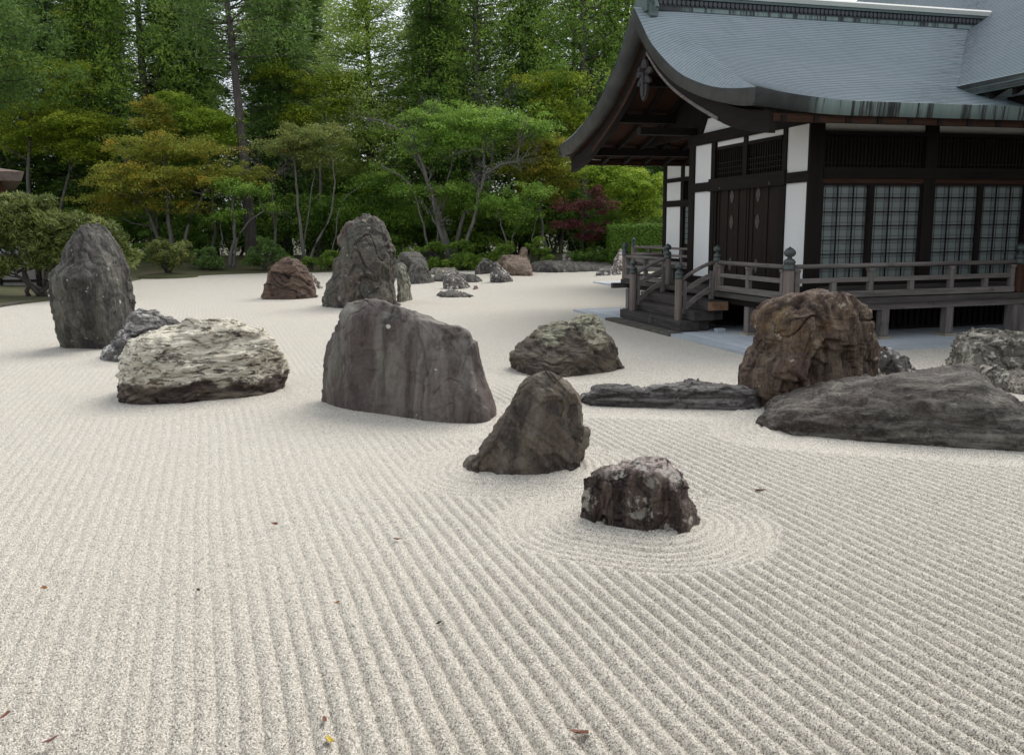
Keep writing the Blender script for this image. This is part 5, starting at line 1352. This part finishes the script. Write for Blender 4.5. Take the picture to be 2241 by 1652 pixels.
low_pine("rounded shrub tucked against the tallest boulder", 722, 49.3, [(702, 548, 745, 575), (700, 565, 740, 592)], 123)
low_pine("niwaki pine with a round cap, over the black flat-topped boulder", 950, 49.8, [(925, 528, 985, 552), (900, 540, 935, 560)], 126)
low_pine("spreading low shrub behind the black flat-topped boulder", 945, 49, [(915, 560, 975, 592), (880, 545, 915, 570)], 129)
low_pine("niwaki pine with two caps behind the flat pale stone", 1020, 49.8, [(1000, 522, 1030, 540), (985, 528, 1012, 548), (1010, 535, 1040, 552)], 132)
low_pine("widest low shrub, spreading behind the flat pale stone", 1010, 48.9, [(955, 565, 1000, 592), (985, 550, 1055, 592), (1030, 558, 1075, 590)], 135)
low_pine("leafy shrub behind the dark squat stone", 1095, 49.2, [(1062, 552, 1105, 580), (1090, 532, 1132, 552), (1075, 540, 1115, 565)], 138)
low_pine("cloud-pruned pine right of the slim pointed stone", 1176, 48.6, [(1162, 520, 1200, 538), (1146, 534, 1172, 548), (1160, 544, 1205, 560), (1178, 545, 1210, 556)], 141)
low_pine("small bright mound above the long low stone", 1200, 48, [(1180, 558, 1216, 574)], 144)
low_pine("dim shrub under the dark red maple", 1268, 48.5, [(1240, 545, 1300, 575), (1285, 540, 1335, 580)], 147, M['shrub'])
low_pine("dark tiered conifer in shade left of the slim grey trunk", 320, 52, [(300, 505, 345, 520), (293, 530, 340, 548), (300, 550, 345, 575)], 150, M['shrub'])
low_pine("pale green shrub in front of the forked bare trunk's foot", 790, 52, [(770, 475, 840, 510), (780, 505, 870, 545), (830, 540, 880, 590)], 153, M['mid'])
# clipped hedge
def hedge(label, x0, x1, y0, y1, z1, seed):
    r = rnd(seed); n = 16000
    f = r.choice(4, n, p=[.5, .2, .2, .1]); u, v = r.uniform(0, 1, n), r.uniform(0, 1, n)
    X_ = np.where(f == 2, x0, np.where(f == 3, x1, x0 + (x1 - x0) * u)); Y_ = np.where(f == 0, y0, y0 + (y1 - y0) * np.where(f < 2, v, u)); Z_ = np.where(f == 1, z1, .1 + (z1 - .1) * v)
    P_ = np.stack([X_, Y_, Z_], 1) + r.normal(size=(n, 3)) * .06
    base = np.array([[0, -1, .4], [0, 0, 1], [-1, 0, .4], [1, 0, .4]])[f]
    b = np.array([(x0 + x1) / 2, (y0 + y1) / 2, 0.])
    root = tag(empty("hedge", tuple(b)), label, "hedge")
    link("foliage", leaf_mesh("foliage", P_ - b, base + r.normal(size=(n, 3)) * .6, .11, .6, None, None, None, seed), root, M['hedge'])
    MB().box(x0 - b[0] + .08, x1 - b[0] - .08, y0 - b[1] + .08, y1 - b[1] - .08, -.1, z1 - .08).build("hedge_core", bark_d, root)
h0, h1 = at_depth(1337, 495, 47.5), at_depth(1440, 495, 47.5)
hedge("clipped square green hedge beyond the veranda", h0[0], h1[0] + 1.2, 47.5, 49, h0[2], 160)

# left side: laurel bush, walls and the corner of a gatehouse roof
lx = ground_at(95, 655)
def big_bush(label, boxes, Y, base, seed, ncl, per, mat_):
    lb = [lobe(*b, Y, .7) for b in boxes]; b = np.array(base)
    P_, N_, t, pc, c, d = clumps(lb, ncl, per, .3, seed, .5)
    m = leaf_mesh("crown", P_, N_ + (0, 0, .3) + d * .4, .2, .27, t, pc, d + (0, 0, .2), seed)
    tr = []
    r = rnd(seed)
    for q in range(7):
        L = lb[q % len(lb)]; tr.append(([b + (r.uniform(-.5, .5), 0, -.1), b + (r.uniform(-.9, .9), r.uniform(-.3, .3), .8), np.array(L[:3]) + (0, 0, -.3)], .07, .03))
    return plant("laurel_bush", label, "shrub", b, tr, c, m, mat_, bark_d, 60, seed, None, .03, "foliage")
big_bush("large glossy laurel bush with crooked stems behind the egg-shaped standing stone", [(-60, 425, 130, 520), (20, 460, 190, 560), (100, 470, 235, 545), (180, 475, 262, 560), (225, 515, 298, 590), (60, 535, 160, 590), (-50, 505, 40, 555), (-60, 560, 60, 600)], 30.5, (lx[0] - .2, 30.5, .15), 170, 470, 80, M['laurel'])
wall_y = 35
wp = tag(empty("garden_wall", (-22, wall_y, 0)), "white garden wall with dark posts and a grey coping, half hidden by the laurel bush", "wall")
MB().box(-12, 6.2, 0, .25, -.1, 1.45).build("plaster_panel", plain_mat("shaded_white_plaster", (.3, .29, .27), .9, .4, 2), wp)  # white plaster toned grey: the wall's shade is put into its colour
for i in range(11):
    MB().box(-11.4 + i * 1.6, -11.22 + i * 1.6, -.12, -.002, -.1, 1.46).build("post", dk['z'], wp)
for z in (.35, .95): MB().box(-12, 6.2, -.06, -.003, z, z + .1).build("rail", dk['x'], wp)
MB().prism([(-.4, 1.462), (.65, 1.462), (.62, 1.55), (.12, 1.85), (-.37, 1.55)], 'x', -12.2, 6.4).build("coping", plain_mat("grey_blue_tiles", (.13, .16, .18), .6, .3, 8), wp)
ec = at_depth(53, 376, 36)
gh = tag(empty("gatehouse", (ec[0], ec[1], 0), .54), "gatehouse whose brown shingled eave pokes in from the side", "building")
barkm = plain_mat("brown_shingles", (.16, .12, .1), .85, .35, 5, .2, (.23, .18, .155))
ze = ec[2]
mb = MB()
ring = lambda d, z: [(-d, d, z), (-12 + d, d, z), (-12 + d, 10 - d, z), (-d, 10 - d, z)]
lv = [ring(.12, ze - .36), ring(0, ze), ring(.8, ze + .16), ring(2.2, ze + .6), ring(4.6, ze + 1.7)]
mb.v = [p for l_ in lv for p in l_]
mb.f = [(4 * a + b, 4 * a + 4 + b, 4 * a + 4 + (b + 1) % 4, 4 * a + (b + 1) % 4) for a in range(4) for b in range(4)] + [(0, 1, 2, 3), (19, 18, 17, 16)]
mb.build("roof", barkm, gh)
MB().box(-11.2, -.8, .8, 9.2, ze - .8, ze - .365).build("eave_beam", wood_mat("dark_red_timber", (.06, .02, .015), (.1, .035, .025), 'x'), gh)
MB().box(-10.4, -1.7, 1.7, 8.4, -.1, ze - .801).build("wall", plaster, gh)
for x in (-1.95, -5, -8): MB().box(x, x + .25, 1.45, 1.69, -.1, ze - .802).build("column", dk['z'], gh)
# kerb in front of the laurel bank
kb = MB(); kb.box(-26, -15.9, 26.5, 26.75, -.05, .07); kb.box(-16.15, -15.9, 26.76, 30, -.05, .07)
tag(kb.build("kerb", mossc), kind="structure")

# fallen leaves on the gravel
lm = [plain_mat("fallen_leaf_brown", (.2, .075, .045), .7, .3, 30), plain_mat("fallen_leaf_yellow", (.6, .42, .05), .6, .2, 30), plain_mat("fallen_leaf_orange", (.4, .18, .05), .6, .2, 30), plain_mat("fallen_leaf_dark", (.03, .028, .02), .8, .3, 30)]
for i, (x, y, s0_, k, lab) in enumerate([(1270, 1605, .034, 0, "broad curled brown leaf on the gravel below the nearest stone"), (110, 1622, .028, 0, "brown leaf lying in the bottom corner of the gravel"), (12, 1567, .026, 0, "brown leaf at the very edge of the gravel"),
        (722, 1622, .026, 1, "bright yellow leaf on the gravel"), (1663, 1073, .045, 0, "brown leaf on the furrows beyond the nearest stone"), (869, 1181, .028, 0, "small brown leaf alone on the mid gravel before the leaning stone"),
        (602, 1148, .026, 0, "tiny brown leaf on the furrows below the quartz boulder"), (96, 1288, .02, 2, "tiny orange leaf on the gravel"), (960, 1365, .02, 3, "blackened leaf on the furrows"), (434, 1293, .022, 3, "dark leaf scrap on the smoother gravel"),
        (738, 1320, .016, 2, "smallest orange fleck of leaf on the furrows"), (711, 1577, .02, 0, "brown leaf just above the yellow one")]):
    s_ = s0_ * 1.25; p = ground_at(x, y, .036); r = rnd(200 + i); a = r.uniform(0, 6.28)
    mb = MB(); n = 10; out_ = []
    for j in range(n):
        w_ = 2 * math.pi * j / n; q = s_ * (.55 + .45 * abs(math.cos(w_))) * r.uniform(.8, 1.15)
        out_.append((q * math.cos(w_), .62 * q * math.sin(w_), (.12 * s_ * math.cos(w_ + 1) + r.normal() * .06 * s_ + .012) * 1.0))
    nv = len(out_)
    mb.v = [(0, 0, .004)] + out_ + [(0, 0, .001)] + [(x_, y_, z_ - .002) for x_, y_, z_ in out_]
    mb.f = [(0, 1 + j, 1 + (j + 1) % nv) for j in range(nv)] + [(nv + 1, nv + 2 + (j + 1) % nv, nv + 2 + j) for j in range(nv)] + [(1 + j, nv + 2 + j, nv + 2 + (j + 1) % nv, 1 + (j + 1) % nv) for j in range(nv)]
    o = mb.build("fallen_leaf", lm[k]); o.location = tuple(p); o.rotation_euler = (0, 0, a)
    tag(o, lab, "leaf")

# the hall the garden is looked at from: its veranda, wall and deep eave stand around and behind the viewer
vh = tag(empty("viewing_hall", (0, -1.6, 0)), "long timber hall with a deep eave along the near edge of the gravel", "building")
MB().box(-16, 16, -.25, 0, 0, 4.2).build("wall", dk['x'], vh)
MB().box(-16, 16, .001, 1.85, .5, .6).build("veranda", gwd['x'], vh)
MB().strip([(2.75, 3.35), (0, 3.9), (-4, 6.2)], [(2.75, 3.5), (0, 4.15), (-4, 6.45)], 'x', -17, 17).build("roof", copper, vh)
for i in range(8): MB().box(-15.6 + i * 4.4, -15.4 + i * 4.4, 1.62, 1.82, 0, 3.5).build("column", dk['z'], vh)
